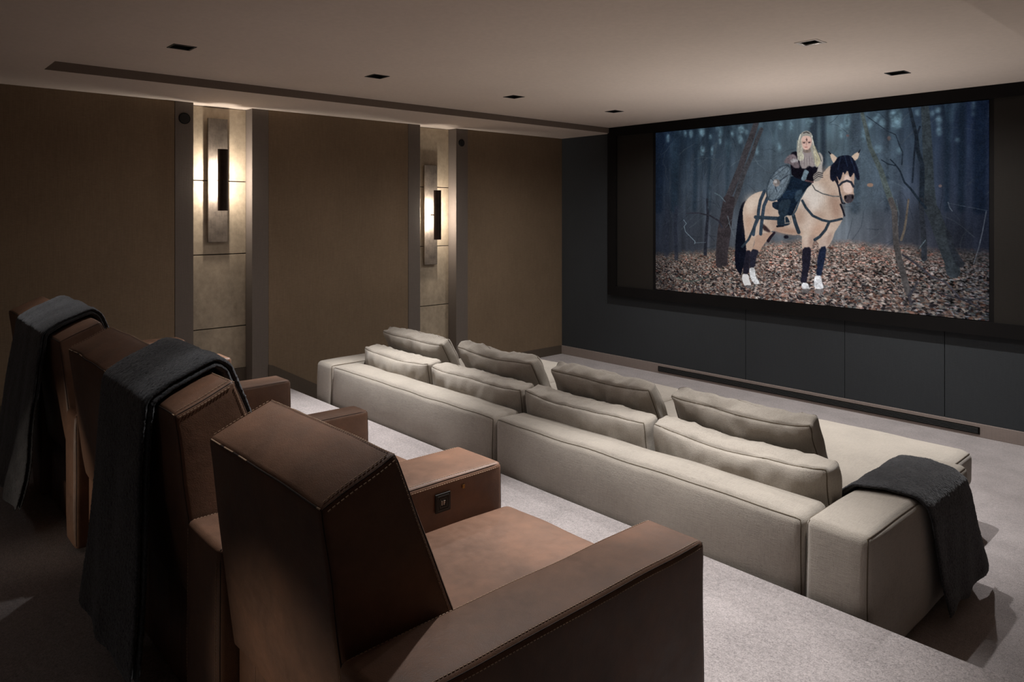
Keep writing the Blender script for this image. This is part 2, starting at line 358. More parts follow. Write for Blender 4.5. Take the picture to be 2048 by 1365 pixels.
ART = [
('l',(34,42,54),5,0.75,24.6,24.6,[(560.3,-2.4),(562.9,267.1)]),
('l',(30,38,50),5,0.75,15.2,15.2,[(588.8,0.3),(591.3,267.2)]),
('l',(26,40,54),5,0.6,28.2,28.2,[(85.0,-10.0),(77.9,265.5)]),
('l',(30,44,58),5,0.6,16.8,16.8,[(164.8,-3.1),(158.0,265.8)]),
('l',(28,42,56),5,0.6,13.0,13.0,[(218.1,1.5),(211.5,265.9)]),
('l',(34,48,60),5,0.6,14.1,14.1,[(285.4,7.3),(279.1,238.0)]),
('l',(16,26,42),5,0.6,32.9,32.9,[(19.8,-15.6),(12.4,265.3)]),
('l',(48,58,70),5,0.7,26.1,26.1,[(681.4,-32.4),(679.0,267.5)]),
('l',(36,44,54),5,0.7,12.3,12.3,[(765.0,-22.9),(762.8,267.8)]),
('l',(16,26,38),5,0.7,17.5,17.5,[(941.5,-3.0),(939.5,268.4)]),
('l',(12,22,38),5,0.7,28.1,28.1,[(982.0,1.6),(980.1,268.5)]),
('l',(22,34,48),5,0.7,12.0,12.0,[(909.7,-6.6),(907.7,268.3)]),
('p',(122,160,176),3,0.5,[(151.2,16.3),(151.0,19.2),(150.5,22.0),(149.7,24.4),(148.6,26.4),(147.3,27.9),(145.9,28.7),(144.4,29.0),(142.8,28.5),(141.4,27.4),(140.1,25.7),(139.0,23.6),(138.2,21.0),(137.7,18.1),(137.5,15.2),(137.7,12.2),(138.2,9.5),(139.0,7.0),(140.1,5.0),(141.4,3.6),(142.8,2.7),(144.4,2.5),(145.9,3.0),(147.3,4.1),(148.6,5.7),(149.7,7.9),(150.5,10.5),(151.0,13.3)]),
('p',(122,160,176),3,0.5,[(199.0,14.3),(198.7,17.5),(197.9,20.5),(196.7,23.1),(195.0,25.3),(193.0,26.9),(190.7,27.8),(188.3,27.9),(186.0,27.4),(183.7,26.1),(181.7,24.3),(180.0,21.8),(178.7,19.0),(177.9,15.8),(177.6,12.6),(177.9,9.3),(178.7,6.3),(180.0,3.7),(181.7,1.5),(183.7,-0.0),(186.0,-0.9),(188.3,-1.1),(190.7,-0.5),(193.0,0.8),(195.0,2.7),(196.7,5.1),(197.9,7.9),(198.7,11.1)]),
('p',(122,160,176),3,0.5,[(258.8,30.5),(258.7,34.3),(258.3,37.9),(257.7,41.1),(256.9,43.7),(255.9,45.7),(254.9,46.8),(253.7,47.2),(252.6,46.7),(251.5,45.3),(250.5,43.2),(249.7,40.5),(249.1,37.2),(248.7,33.5),(248.6,29.7),(248.7,25.9),(249.1,22.4),(249.7,19.2),(250.5,16.5),(251.5,14.6),(252.6,13.4),(253.7,13.1),(254.9,13.6),(255.9,15.0),(256.9,17.1),(257.7,19.8),(258.3,23.1),(258.7,26.7)]),
('p',(122,160,176),3,0.5,[(258.2,50.4),(258.1,52.2),(257.8,54.0),(257.2,55.6),(256.5,56.9),(255.7,57.9),(254.7,58.4),(253.7,58.6),(252.7,58.3),(251.8,57.6),(250.9,56.5),(250.2,55.1),(249.7,53.4),(249.3,51.6),(249.2,49.7),(249.3,47.8),(249.7,46.0),(250.2,44.5),(250.9,43.2),(251.8,42.2),(252.7,41.6),(253.7,41.5),(254.7,41.8),(255.7,42.5),(256.5,43.6),(257.2,45.0),(257.8,46.6),(258.1,48.5)]),
('p',(122,160,176),3,0.5,[(340.3,17.5),(340.0,20.0),(339.2,22.2),(337.8,24.2),(336.0,25.8),(333.8,27.0),(331.3,27.6),(328.8,27.7),(326.2,27.2),(323.7,26.2),(321.5,24.6),(319.7,22.7),(318.3,20.5),(317.4,18.1),(317.1,15.6),(317.4,13.1),(318.3,10.8),(319.7,8.9),(321.5,7.2),(323.7,6.1),(326.2,5.5),(328.8,5.5),(331.3,6.0),(333.8,7.0),(336.0,8.5),(337.8,10.4),(339.2,12.6),(340.0,15.0)]),
('p',(122,160,176),3,0.5,[(333.6,47.4),(333.4,50.5),(332.9,53.4),(331.9,56.0),(330.7,58.1),(329.2,59.6),(327.5,60.5),(325.7,60.8),(323.9,60.3),(322.3,59.1),(320.7,57.4),(319.5,55.1),(318.5,52.4),(317.9,49.4),(317.7,46.3),(317.9,43.2),(318.5,40.3),(319.5,37.7),(320.7,35.6),(322.3,34.1),(323.9,33.2),(325.7,33.0),(327.5,33.5),(329.2,34.6),(330.7,36.4),(331.9,38.7),(332.9,41.4),(333.4,44.4)]),
('p',(122,160,176),3,0.5,[(351.8,26.8),(351.7,28.5),(351.3,30.1),(350.7,31.5),(350.0,32.6),(349.1,33.5),(348.0,34.0),(347.0,34.1),(345.9,33.8),(344.9,33.2),(344.0,32.2),(343.2,30.9),(342.6,29.4),(342.3,27.7),(342.1,26.0),(342.3,24.3),(342.6,22.7),(343.2,21.2),(344.0,20.1),(344.9,19.2),(345.9,18.7),(347.0,18.6),(348.0,18.9),(349.1,19.6),(350.0,20.6),(350.7,21.9),(351.3,23.4),(351.7,25.0)]),
('p',(122,160,176),3,0.5,[(465.6,14.8),(465.4,17.6),(464.9,20.3),(464.1,22.6),(463.1,24.6),(461.8,26.0),(460.4,26.8),(458.9,27.0),(457.4,26.5),(456.0,25.5),(454.7,23.8),(453.6,21.7),(452.8,19.2),(452.3,16.5),(452.1,13.6),(452.3,10.8),(452.8,8.1),(453.6,5.8),(454.7,3.9),(456.0,2.5),(457.4,1.7),(458.9,1.5),(460.4,1.9),(461.8,3.0),(463.1,4.6),(464.1,6.8),(464.9,9.2),(465.4,12.0)]),
('p',(122,160,176),3,0.5,[(497.9,20.3),(497.7,24.4),(497.4,28.2),(496.9,31.7),(496.2,34.5),(495.4,36.7),(494.5,37.9),(493.5,38.3),(492.5,37.8),(491.6,36.3),(490.8,34.1),(490.1,31.1),(489.5,27.6),(489.2,23.7),(489.1,19.5),(489.2,15.5),(489.5,11.6),(490.1,8.1),(490.8,5.3),(491.6,3.2),(492.5,1.9),(493.5,1.5),(494.5,2.1),(495.4,3.5),(496.2,5.8),(496.9,8.8),(497.4,12.3),(497.7,16.2)]),
('p',(122,160,176),3,0.5,[(560.0,15.5),(559.8,18.3),(558.9,21.0),(557.5,23.3),(555.7,25.2),(553.5,26.5),(551.1,27.2),(548.5,27.3),(545.9,26.8),(543.5,25.6),(541.3,23.9),(539.4,21.7),(538.0,19.1),(537.2,16.3),(536.9,13.4),(537.2,10.5),(538.0,7.9),(539.4,5.6),(541.3,3.7),(543.5,2.4),(545.9,1.6),(548.5,1.6),(551.1,2.1),(553.5,3.3),(555.7,5.1),(557.5,7.3),(558.9,9.8),(559.8,12.6)]),
('p',(122,160,176),3,0.5,[(58.5,24.0),(58.4,27.2),(57.9,30.2),(57.2,32.9),(56.3,35.1),(55.2,36.8),(54.0,37.8),(52.7,38.0),(51.4,37.6),(50.2,36.4),(49.1,34.6),(48.2,32.3),(47.5,29.4),(47.1,26.3),(46.9,23.1),(47.1,19.9),(47.5,16.8),(48.2,14.1),(49.1,11.9),(50.2,10.3),(51.4,9.3),(52.7,9.0),(54.0,9.5),(55.2,10.7),(56.3,12.5),(57.2,14.8),(57.9,17.6),(58.4,20.7)]),
('p',(122,160,176),3,0.5,[(127.8,14.4),(127.7,16.7),(127.4,18.9),(126.9,20.8),(126.3,22.4),(125.5,23.5),(124.6,24.2),(123.7,24.4),(122.7,24.1),(121.8,23.3),(121.1,22.0),(120.4,20.3),(119.9,18.3),(119.6,16.1),(119.5,13.7),(119.6,11.4),(119.9,9.3),(120.4,7.4),(121.1,5.8),(121.8,4.6),(122.7,3.9),(123.7,3.7),(124.6,4.1),(125.5,4.9),(126.3,6.2),(126.9,7.9),(127.4,9.9),(127.7,12.1)]),
('p',(122,160,176),3,0.5,[(196.3,74.9),(196.1,78.7),(195.5,82.4),(194.6,85.6),(193.3,88.3),(191.8,90.3),(190.1,91.4),(188.3,91.8),(186.5,91.2),(184.9,89.8),(183.3,87.7),(182.1,84.8),(181.1,81.5),(180.5,77.8),(180.3,73.9),(180.5,70.0),(181.1,66.3),(182.1,63.1),(183.3,60.4),(184.9,58.4),(186.5,57.3),(188.3,57.0),(190.1,57.5),(191.8,58.9),(193.3,61.1),(194.6,63.9),(195.5,67.3),(196.1,71.0)]),
('p',(122,160,176),3,0.5,[(229.2,76.9),(229.1,80.1),(228.7,83.1),(228.2,85.8),(227.5,88.0),(226.6,89.7),(225.6,90.7),(224.6,91.0),(223.6,90.6),(222.6,89.4),(221.8,87.7),(221.0,85.4),(220.5,82.6),(220.2,79.6),(220.0,76.4),(220.2,73.2),(220.5,70.1),(221.0,67.5),(221.8,65.2),(222.6,63.6),(223.6,62.6),(224.6,62.3),(225.6,62.7),(226.6,63.8),(227.5,65.6),(228.2,67.9),(228.7,70.7),(229.1,73.7)]),
('p',(122,160,176),3,0.5,[(461.4,80.9),(461.2,84.4),(460.7,87.7),(459.9,90.7),(458.9,93.2),(457.6,95.0),(456.2,96.1),(454.7,96.4),(453.2,95.9),(451.8,94.6),(450.5,92.6),(449.4,90.0),(448.6,87.0),(448.1,83.5),(447.9,80.0),(448.1,76.4),(448.6,73.1),(449.4,70.1),(450.5,67.6),(451.8,65.8),(453.2,64.7),(454.7,64.4),(456.2,64.9),(457.6,66.2),(458.9,68.2),(459.9,70.8),(460.7,73.9),(461.2,77.3)]),
('p',(122,160,176),3,0.5,[(388.6,86.9),(388.5,89.9),(388.1,92.8),(387.4,95.3),(386.4,97.4),(385.3,99.0),(384.1,99.9),(382.8,100.2),(381.4,99.8),(380.2,98.7),(379.1,97.0),(378.1,94.8),(377.4,92.1),(377.0,89.2),(376.8,86.2),(377.0,83.1),(377.4,80.3),(378.1,77.7),(379.1,75.6),(380.2,74.1),(381.4,73.2),(382.8,72.9),(384.1,73.3),(385.3,74.4),(386.4,76.1),(387.4,78.4),(388.1,81.0),(388.5,83.9)]),
('p',(122,160,176),3,0.5,[(302.3,28.3),(302.2,30.8),(301.9,33.1),(301.3,35.2),(300.6,37.0),(299.8,38.2),(298.9,39.0),(297.9,39.2),(297.0,38.8),(296.0,37.9),(295.2,36.5),(294.5,34.7),(294.0,32.5),(293.7,30.1),(293.6,27.6),(293.7,25.1),(294.0,22.8),(294.5,20.7),(295.2,19.0),(296.0,17.7),(297.0,17.0),(297.9,16.8),(298.9,17.1),(299.8,18.0),(300.6,19.4),(301.3,21.3),(301.9,23.4),(302.2,25.8)]),
('p',(122,160,176),3,0.5,[(222.7,30.6),(222.6,32.5),(222.2,34.3),(221.7,35.9),(220.9,37.2),(220.1,38.2),(219.1,38.7),(218.1,38.9),(217.1,38.6),(216.1,37.9),(215.2,36.8),(214.5,35.3),(213.9,33.7),(213.6,31.8),(213.5,29.9),(213.6,28.0),(213.9,26.2),(214.5,24.6),(215.2,23.3),(216.1,22.3),(217.1,21.7),(218.1,21.6),(219.1,21.9),(220.1,22.6),(220.9,23.7),(221.7,25.1),(222.2,26.8),(222.6,28.7)]),
('p',(122,160,176),3,0.45,[(665.3,20.2),(665.1,24.6),(664.6,28.7),(663.8,32.4),(662.7,35.4),(661.4,37.7),(660.0,39.0),(658.5,39.4),(657.0,38.8),(655.5,37.2),(654.2,34.7),(653.1,31.4),(652.3,27.6),(651.8,23.4),(651.6,18.9),(651.8,14.5),(652.3,10.4),(653.1,6.7),(654.2,3.6),(655.5,1.4),(657.0,0.1),(658.5,-0.3),(660.0,0.4),(661.4,2.0),(662.7,4.5),(663.8,7.7),(664.6,11.5),(665.1,15.8)]),
('p',(122,160,176),3,0.45,[(646.0,48.3),(645.8,53.2),(645.4,57.9),(644.6,62.1),(643.6,65.6),(642.4,68.2),(641.0,69.7),(639.6,70.2),(638.2,69.5),(636.8,67.8),(635.6,65.0),(634.6,61.4),(633.8,57.0),(633.3,52.2),(633.2,47.2),(633.3,42.2),(633.8,37.5),(634.6,33.3),(635.6,29.8),(636.8,27.3),(638.2,25.7),(639.6,25.3),(641.0,26.0),(642.4,27.8),(643.6,30.5),(644.6,34.2),(645.4,38.5),(645.8,43.3)]),
('p',(122,160,176),3,0.45,[(746.4,15.8),(746.3,17.3),(745.8,18.8),(745.0,20.1),(744.0,21.2),(742.8,21.9),(741.4,22.3),(740.0,22.3),(738.6,22.0),(737.2,21.4),(736.0,20.4),(735.0,19.1),(734.2,17.7),(733.7,16.1),(733.6,14.5),(733.7,12.9),(734.2,11.4),(735.0,10.1),(736.0,9.1),(737.2,8.3),(738.6,7.9),(740.0,7.9),(741.4,8.2),(742.8,8.9),(744.0,9.9),(745.0,11.1),(745.8,12.6),(746.3,14.1)]),
('p',(122,160,176),3,0.45,[(737.5,24.5),(737.4,26.0),(736.9,27.4),(736.3,28.6),(735.4,29.6),(734.4,30.3),(733.2,30.7),(732.0,30.7),(730.7,30.5),(729.6,29.9),(728.5,29.0),(727.6,27.8),(727.0,26.5),(726.6,25.0),(726.4,23.5),(726.6,22.0),(727.0,20.6),(727.6,19.4),(728.5,18.4),(729.6,17.7),(730.7,17.3),(732.0,17.2),(733.2,17.5),(734.4,18.1),(735.4,19.0),(736.3,20.2),(736.9,21.5),(737.4,23.0)]),
('p',(122,160,176),3,0.45,[(800.1,18.6),(799.7,22.8),(798.6,26.7),(796.8,30.1),(794.5,32.8),(791.6,34.8),(788.5,35.9),(785.1,36.1),(781.8,35.3),(778.6,33.6),(775.7,31.1),(773.3,27.9),(771.5,24.1),(770.3,19.9),(770.0,15.7),(770.3,11.5),(771.5,7.6),(773.3,4.2),(775.7,1.4),(778.6,-0.6),(781.8,-1.6),(785.1,-1.8),(788.5,-0.9),(791.6,0.8),(794.5,3.4),(796.8,6.6),(798.6,10.3),(799.7,14.4)]),
('p',(122,160,176),3,0.45,[(802.7,40.0),(802.3,43.7),(801.2,47.0),(799.4,50.0),(797.0,52.4),(794.0,54.1),(790.8,55.1),(787.3,55.2),(783.9,54.5),(780.6,53.0),(777.6,50.8),(775.2,47.9),(773.3,44.6),(772.1,41.0),(771.7,37.2),(772.1,33.6),(773.3,30.2),(775.2,27.2),(777.6,24.8),(780.6,23.1),(783.9,22.2),(787.3,22.1),(790.8,22.9),(794.0,24.4),(797.0,26.6),(799.4,29.5),(801.2,32.8),(802.3,36.4)]),
('p',(122,160,176),3,0.45,[(759.6,36.1),(759.4,38.8),(758.8,41.3),(757.8,43.4),(756.5,45.2),(755.0,46.5),(753.3,47.2),(751.4,47.4),(749.6,46.9),(747.9,45.9),(746.3,44.3),(745.0,42.3),(744.0,39.9),(743.4,37.4),(743.2,34.7),(743.4,32.0),(744.0,29.5),(745.0,27.3),(746.3,25.6),(747.9,24.3),(749.6,23.6),(751.4,23.4),(753.3,23.9),(755.0,24.9),(756.5,26.5),(757.8,28.5),(758.8,30.9),(759.4,33.5)]),
('p',(122,160,176),3,0.45,[(725.7,35.5),(725.6,37.9),(725.1,40.2),(724.3,42.2),(723.3,43.8),(722.0,45.0),(720.7,45.7),(719.2,45.8),(717.8,45.4),(716.4,44.5),(715.1,43.1),(714.1,41.3),(713.3,39.1),(712.8,36.8),(712.7,34.3),(712.8,31.9),(713.3,29.6),(714.1,27.6),(715.1,26.0),(716.4,24.8),(717.8,24.1),(719.2,24.0),(720.7,24.4),(722.0,25.3),(723.3,26.8),(724.3,28.6),(725.1,30.7),(725.6,33.1)]),
('p',(122,160,176),3,0.45,[(708.5,65.6),(708.3,69.9),(707.9,74.0),(707.2,77.6),(706.3,80.7),(705.3,82.9),(704.1,84.3),(702.8,84.7),(701.6,84.1),(700.4,82.5),(699.3,80.1),(698.4,77.0),(697.7,73.2),(697.3,69.1),(697.1,64.7),(697.3,60.4),(697.7,56.3),(698.4,52.6),(699.3,49.6),(700.4,47.4),(701.6,46.0),(702.8,45.6),(704.1,46.2),(705.3,47.8),(706.3,50.2),(707.2,53.3),(707.9,57.1),(708.3,61.2)]),
('p',(122,160,176),3,0.45,[(750.5,104.8),(750.3,107.3),(749.5,109.7),(748.2,111.8),(746.6,113.6),(744.6,114.8),(742.4,115.5),(740.0,115.7),(737.7,115.2),(735.4,114.3),(733.4,112.8),(731.7,110.8),(730.5,108.5),(729.7,106.0),(729.4,103.4),(729.7,100.9),(730.5,98.5),(731.7,96.4),(733.4,94.7),(735.4,93.4),(737.7,92.7),(740.0,92.6),(742.4,93.0),(744.6,94.0),(746.6,95.5),(748.2,97.5),(749.5,99.7),(750.3,102.2)]),
('p',(122,160,176),3,0.45,[(800.1,112.7),(799.9,115.1),(799.5,117.3),(798.8,119.2),(797.8,120.8),(796.6,122.0),(795.3,122.7),(793.9,122.9),(792.6,122.6),(791.3,121.7),(790.1,120.4),(789.1,118.6),(788.4,116.6),(787.9,114.3),(787.8,111.9),(787.9,109.6),(788.4,107.4),(789.1,105.4),(790.1,103.8),(791.3,102.6),(792.6,101.9),(793.9,101.7),(795.3,102.1),(796.6,102.9),(797.8,104.3),(798.8,106.0),(799.5,108.1),(799.9,110.3)]),
('p',(122,160,176),3,0.45,[(878.3,21.8),(878.2,23.6),(877.8,25.3),(877.2,26.8),(876.3,28.0),(875.3,28.9),(874.2,29.4),(873.0,29.5),(871.8,29.2),(870.6,28.4),(869.6,27.4),(868.7,26.0),(868.1,24.4),(867.7,22.6),(867.6,20.7),(867.7,18.9),(868.1,17.2),(868.7,15.7),(869.6,14.5),(870.6,13.6),(871.8,13.1),(873.0,13.0),(874.2,13.4),(875.3,14.1),(876.3,15.2),(877.2,16.6),(877.8,18.2),(878.2,20.0)]),
('p',(122,160,176),3,0.45,[(894.7,14.4),(894.5,16.2),(894.0,17.8),(893.1,19.3),(892.0,20.5),(890.6,21.3),(889.0,21.8),(887.4,21.8),(885.7,21.4),(884.2,20.7),(882.8,19.5),(881.6,18.1),(880.7,16.5),(880.2,14.7),(880.0,12.8),(880.2,11.0),(880.7,9.4),(881.6,7.9),(882.8,6.7),(884.2,5.9),(885.7,5.5),(887.4,5.4),(889.0,5.8),(890.6,6.6),(892.0,7.7),(893.1,9.1),(894.0,10.8),(894.5,12.5)]),
('p',(122,160,176),3,0.45,[(896.4,41.7),(896.2,44.7),(895.7,47.6),(894.8,50.1),(893.7,52.1),(892.4,53.6),(891.0,54.5),(889.4,54.7),(887.9,54.2),(886.4,53.1),(885.1,51.4),(884.0,49.1),(883.1,46.4),(882.6,43.5),(882.5,40.4),(882.6,37.4),(883.1,34.6),(884.0,32.1),(885.1,30.0),(886.4,28.5),(887.9,27.6),(889.4,27.5),(891.0,28.0),(892.4,29.1),(893.7,30.9),(894.8,33.1),(895.7,35.8),(896.2,38.7)]),
('p',(122,160,176),3,0.45,[(844.5,16.1),(844.4,18.1),(844.0,20.1),(843.4,21.7),(842.6,23.1),(841.6,24.1),(840.5,24.7),(839.4,24.8),(838.3,24.5),(837.2,23.7),(836.2,22.5),(835.4,21.0),(834.8,19.1),(834.4,17.1),(834.3,15.1),(834.4,13.0),(834.8,11.1),(835.4,9.4),(836.2,8.0),(837.2,7.0),(838.3,6.4),(839.4,6.3),(840.5,6.7),(841.6,7.5),(842.6,8.7),(843.4,10.2),(844.0,12.0),(844.4,14.0)]),
('p',(122,160,176),3,0.45,[(970.2,11.2),(970.1,13.7),(969.8,16.0),(969.4,18.0),(968.9,19.7),(968.2,20.9),(967.5,21.7),(966.7,21.9),(965.9,21.5),(965.2,20.6),(964.6,19.2),(964.0,17.4),(963.6,15.3),(963.3,13.0),(963.3,10.5),(963.3,8.0),(963.6,5.7),(964.0,3.7),(964.6,2.0),(965.2,0.8),(965.9,0.0),(966.7,-0.1),(967.5,0.2),(968.2,1.1),(968.9,2.5),(969.4,4.3),(969.8,6.4),(970.1,8.8)]),
('p',(122,160,176),3,0.45,[(969.8,31.0),(969.7,32.4),(969.5,33.8),(969.1,35.0),(968.6,36.0),(968.0,36.8),(967.4,37.2),(966.7,37.3),(966.0,37.1),(965.4,36.5),(964.8,35.7),(964.3,34.6),(963.9,33.3),(963.7,31.8),(963.6,30.4),(963.7,28.9),(963.9,27.5),(964.3,26.3),(964.8,25.3),(965.4,24.6),(966.0,24.2),(966.7,24.1),(967.4,24.3),(968.0,24.9),(968.6,25.7),(969.1,26.8),(969.5,28.1),(969.7,29.5)]),
('p',(122,160,176),3,0.45,[(935.6,94.4),(935.5,95.7),(935.2,96.9),(934.7,98.0),(934.1,98.9),(933.4,99.5),(932.5,99.9),(931.6,100.0),(930.8,99.7),(929.9,99.3),(929.2,98.5),(928.5,97.5),(928.1,96.4),(927.8,95.2),(927.7,93.9),(927.8,92.6),(928.1,91.4),(928.5,90.3),(929.2,89.4),(929.9,88.8),(930.8,88.4),(931.6,88.3),(932.5,88.6),(933.4,89.0),(934.1,89.8),(934.7,90.8),(935.2,91.9),(935.5,93.1)]),
('p',(122,160,176),3,0.45,[(895.5,68.8),(895.4,71.9),(894.9,74.7),(894.2,77.2),(893.2,79.3),(892.1,80.8),(890.8,81.7),(889.4,82.0),(888.1,81.5),(886.8,80.4),(885.6,78.7),(884.6,76.5),(883.9,73.8),(883.4,70.9),(883.3,67.8),(883.4,64.8),(883.9,62.0),(884.6,59.4),(885.6,57.4),(886.8,55.8),(888.1,54.9),(889.4,54.7),(890.8,55.2),(892.1,56.3),(893.2,58.0),(894.2,60.3),(894.9,62.9),(895.4,65.8)]),
('p',(84,104,120),16,0.35,[(804.9,174.0),(802.6,195.9),(795.8,216.6),(784.8,235.2),(769.9,250.8),(751.9,262.6),(731.6,270.0),(709.9,272.5),(687.8,269.9),(666.4,262.1),(647.0,249.6),(630.6,232.8),(618.1,212.5),(610.3,190.0),(607.6,166.3),(610.3,142.8),(618.1,120.9),(630.6,101.6),(647.0,86.1),(666.4,75.1),(687.8,69.0),(709.9,68.1),(731.6,72.3),(751.9,81.3),(769.9,94.6),(784.8,111.3),(795.8,130.8),(802.6,152.0)]),
('p',(80,98,112),16,0.25,[(504.4,162.2),(502.1,186.6),(495.5,209.7),(484.7,230.5),(470.3,247.8),(452.8,261.0),(433.0,269.2),(411.9,272.0),(390.6,269.1),(370.0,260.6),(351.3,246.7),(335.5,228.1),(323.5,205.8),(316.0,180.9),(313.4,154.7),(316.0,128.8),(323.5,104.5),(335.5,83.1),(351.3,65.7),(370.0,53.3),(390.6,46.4),(411.9,45.2),(433.0,49.6),(452.8,59.4),(470.3,73.9),(484.7,92.4),(495.5,114.0),(502.1,137.7)]),
('l',(58,54,58),1.5,0.95,18.8,24.6,[(379.8,1.8),(365.0,41.6),(344.0,89.6),(325.7,138.5),(304.1,185.1),(282.3,232.4),(269.7,271.8)]),
('l',(60,58,62),1.5,0.9,12.8,17.4,[(397.4,22.3),(379.8,59.1),(365.0,101.9),(344.0,142.1),(331.8,172.1),(316.5,216.1),(294.8,266.2)]),
('l',(52,46,50),1.2,1,30.8,26.0,[(281.3,236.5),(271.4,280.6),(259.8,333.8),(254.8,378.3),(251.5,413.9),(251.5,443.6)]),
('l',(50,44,48),1.5,1,19.3,22.5,[(297.6,236.7),(287.8,295.2),(281.3,348.1),(271.4,401.3),(269.7,439.7)]),
('l',(36,38,48),2,1,8.9,13.7,[(207.4,235.6),(209.1,283.6),(204.0,331.8),(200.5,380.0),(198.8,413.2)]),
('l',(34,38,50),3,0.8,14.7,14.7,[(86.2,262.1),(82.5,327.6),(86.2,433.6)]),
('l',(34,38,50),3,0.6,18.8,18.8,[(48.8,271.4),(45.0,422.9)]),
('l',(44,44,54),0.8,1,2.9,6.5,[(126.4,280.7),(172.7,279.2),(217.7,288.1),(248.1,304.3),(261.5,324.9)]),
('l',(110,128,140),0.3,0.9,1.9,2.2,[(115.5,302.4),(126.4,314.6),(117.4,324.0),(122.8,342.4),(140.8,357.4),(160.4,373.7),(158.6,381.4)]),
('l',(100,116,128),0.3,0.7,1.4,1.4,[(160.4,378.3),(200.5,375.5)]),
('l',(96,106,116),0.6,0.8,3.2,2.6,[(281.3,289.3),(291.1,324.4),(304.0,353.4)]),
('l',(92,98,108),0.6,0.7,2.0,1.3,[(274.7,324.7),(294.3,301.0),(315.3,293.6)]),
('l',(90,110,120),0.8,0.7,3.9,2.6,[(234.4,214.5),(253.7,223.4),(272.8,243.5)]),
('l',(66,72,82),0.6,0.7,1.6,1.6,[(307.2,193.6),(344.0,172.5),(394.5,147.0),(432.0,159.4)]),
('l',(60,72,82),3,0.6,7.7,7.7,[(240.9,54.8),(227.9,111.2),(218.1,179.7),(211.5,263.1)]),
('l',(50,60,72),4,0.5,13.6,13.6,[(151.2,89.6),(144.4,177.5),(140.9,265.7)]),
('l',(46,54,60),1.2,1,18.7,29.0,[(856.3,-1.1),(860.5,61.4),(863.6,130.5),(864.7,199.3),(870.9,270.4)]),
('l',(44,50,56),0.8,1,32.4,32.4,[(858.2,243.9),(877.7,279.8),(890.6,320.0),(905.4,366.7),(920.0,408.3),(922.1,428.0)]),
('l',(34,38,46),1.5,0.9,10.4,18.7,[(909.6,326.7),(922.1,375.5),(938.6,407.3)]),
('l',(28,36,46),0.8,1,7.3,12.9,[(820.1,2.0),(828.7,42.4),(836.2,75.5),(839.4,115.2),(850.0,152.7),(850.0,198.9),(847.9,270.4)]),
('l',(28,36,48),0.8,1,5.1,4.2,[(844.7,53.1),(835.1,82.4),(830.9,128.6),(826.6,198.2)]),
('l',(42,46,54),1,1,10.9,14.4,[(847.3,243.7),(849.5,291.8),(854.9,351.8),(854.9,397.3)]),
('l',(30,40,52),0.6,1,2.7,6.7,[(771.7,134.7),(782.9,147.1),(796.1,166.6),(807.1,197.6),(822.3,214.4),(839.4,240.2),(858.4,265.8)]),
('l',(30,40,52),0.6,1,2.2,3.1,[(749.2,134.7),(765.0,146.3),(785.1,152.0)]),
('l',(32,42,54),0.6,0.9,1.8,3.2,[(709.9,12.2),(742.3,39.4),(765.0,58.1),(785.1,69.2),(793.9,95.8),(802.7,117.6),(800.5,150.4)]),
('l',(72,82,82),0.9,1,9.4,16.5,[(698.1,3.7),(709.9,53.5),(719.2,97.9),(733.1,130.2),(746.9,162.2),(758.2,200.9),(769.5,234.5),(782.9,270.2)]),
('l',(74,70,70),0.9,1,13.9,16.2,[(772.5,242.8),(781.8,272.5),(784.1,316.9),(786.4,361.2),(793.3,400.2),(804.7,443.7),(812.7,474.9),(818.3,493.9)]),
('l',(94,84,74),0.7,1,4.5,6.3,[(817.2,243.4),(811.6,292.1),(807.0,323.9),(799.0,351.0)]),
('l',(86,96,104),0.6,0.7,2.1,2.1,[(786.4,243.0),(793.3,279.9),(791.0,311.9)]),
('l',(92,100,112),0.4,0.8,1.6,1.6,[(994.6,275.1),(986.7,325.1),(978.8,364.1),(967.9,403.5)]),
('l',(92,104,116),0.4,0.8,2.1,1.7,[(910.6,251.6),(914.8,265.7),(920.0,273.9)]),
('l',(64,74,88),0.8,0.7,1.4,1.4,[(911.7,253.9),(954.8,263.6),(996.6,272.8)]),
('l',(104,126,136),0.4,0.8,1.8,1.3,[(858.2,349.3),(842.9,371.4)]),
('l',(60,58,66),0.6,1,5.4,3.6,[(802.5,390.0),(836.2,412.7),(873.4,444.1),(905.4,456.1),(926.2,480.2),(938.6,495.5)]),
('l',(44,44,52),0.6,1,3.7,2.4,[(934.5,495.8),(966.9,495.3),(996.6,485.8)]),
('l',(40,40,48),0.6,1,3.6,2.4,[(938.6,495.5),(966.9,506.7),(986.7,518.5)]),
('l',(42,42,50),0.6,1,3.4,2.5,[(884.2,483.7),(913.7,490.6),(938.6,495.5)]),
('l',(52,52,62),1,0.7,9.0,5.8,[(822.8,517.8),(818.3,496.4),(831.8,475.9),(838.4,460.9)]),
('l',(60,72,66),0.8,0.7,5.9,3.7,[(93.6,498.6),(126.4,508.7),(172.7,502.4),(207.4,488.0)]),
('l',(50,44,44),0.8,0.8,5.4,3.4,[(217.7,502.3),(234.7,489.2),(268.1,478.1)]),
('l',(40,34,40),0.8,0.7,7.0,3.5,[(165.7,527.2),(193.6,546.2),(241.4,548.2)]),
('p',(160,120,96),0.6,0.8,[(727.6,202.4),(727.4,203.6),(726.8,204.7),(725.8,205.7),(724.4,206.5),(722.9,207.1),(721.1,207.4),(719.2,207.5),(717.4,207.3),(715.6,206.9),(714.0,206.2),(712.6,205.3),(711.6,204.3),(711.0,203.1),(710.8,201.9),(711.0,200.8),(711.6,199.7),(712.6,198.7),(714.0,197.9),(715.6,197.3),(717.4,196.9),(719.2,196.8),(721.1,197.0),(722.9,197.5),(724.4,198.2),(725.8,199.0),(726.8,200.1),(727.4,201.2)]),
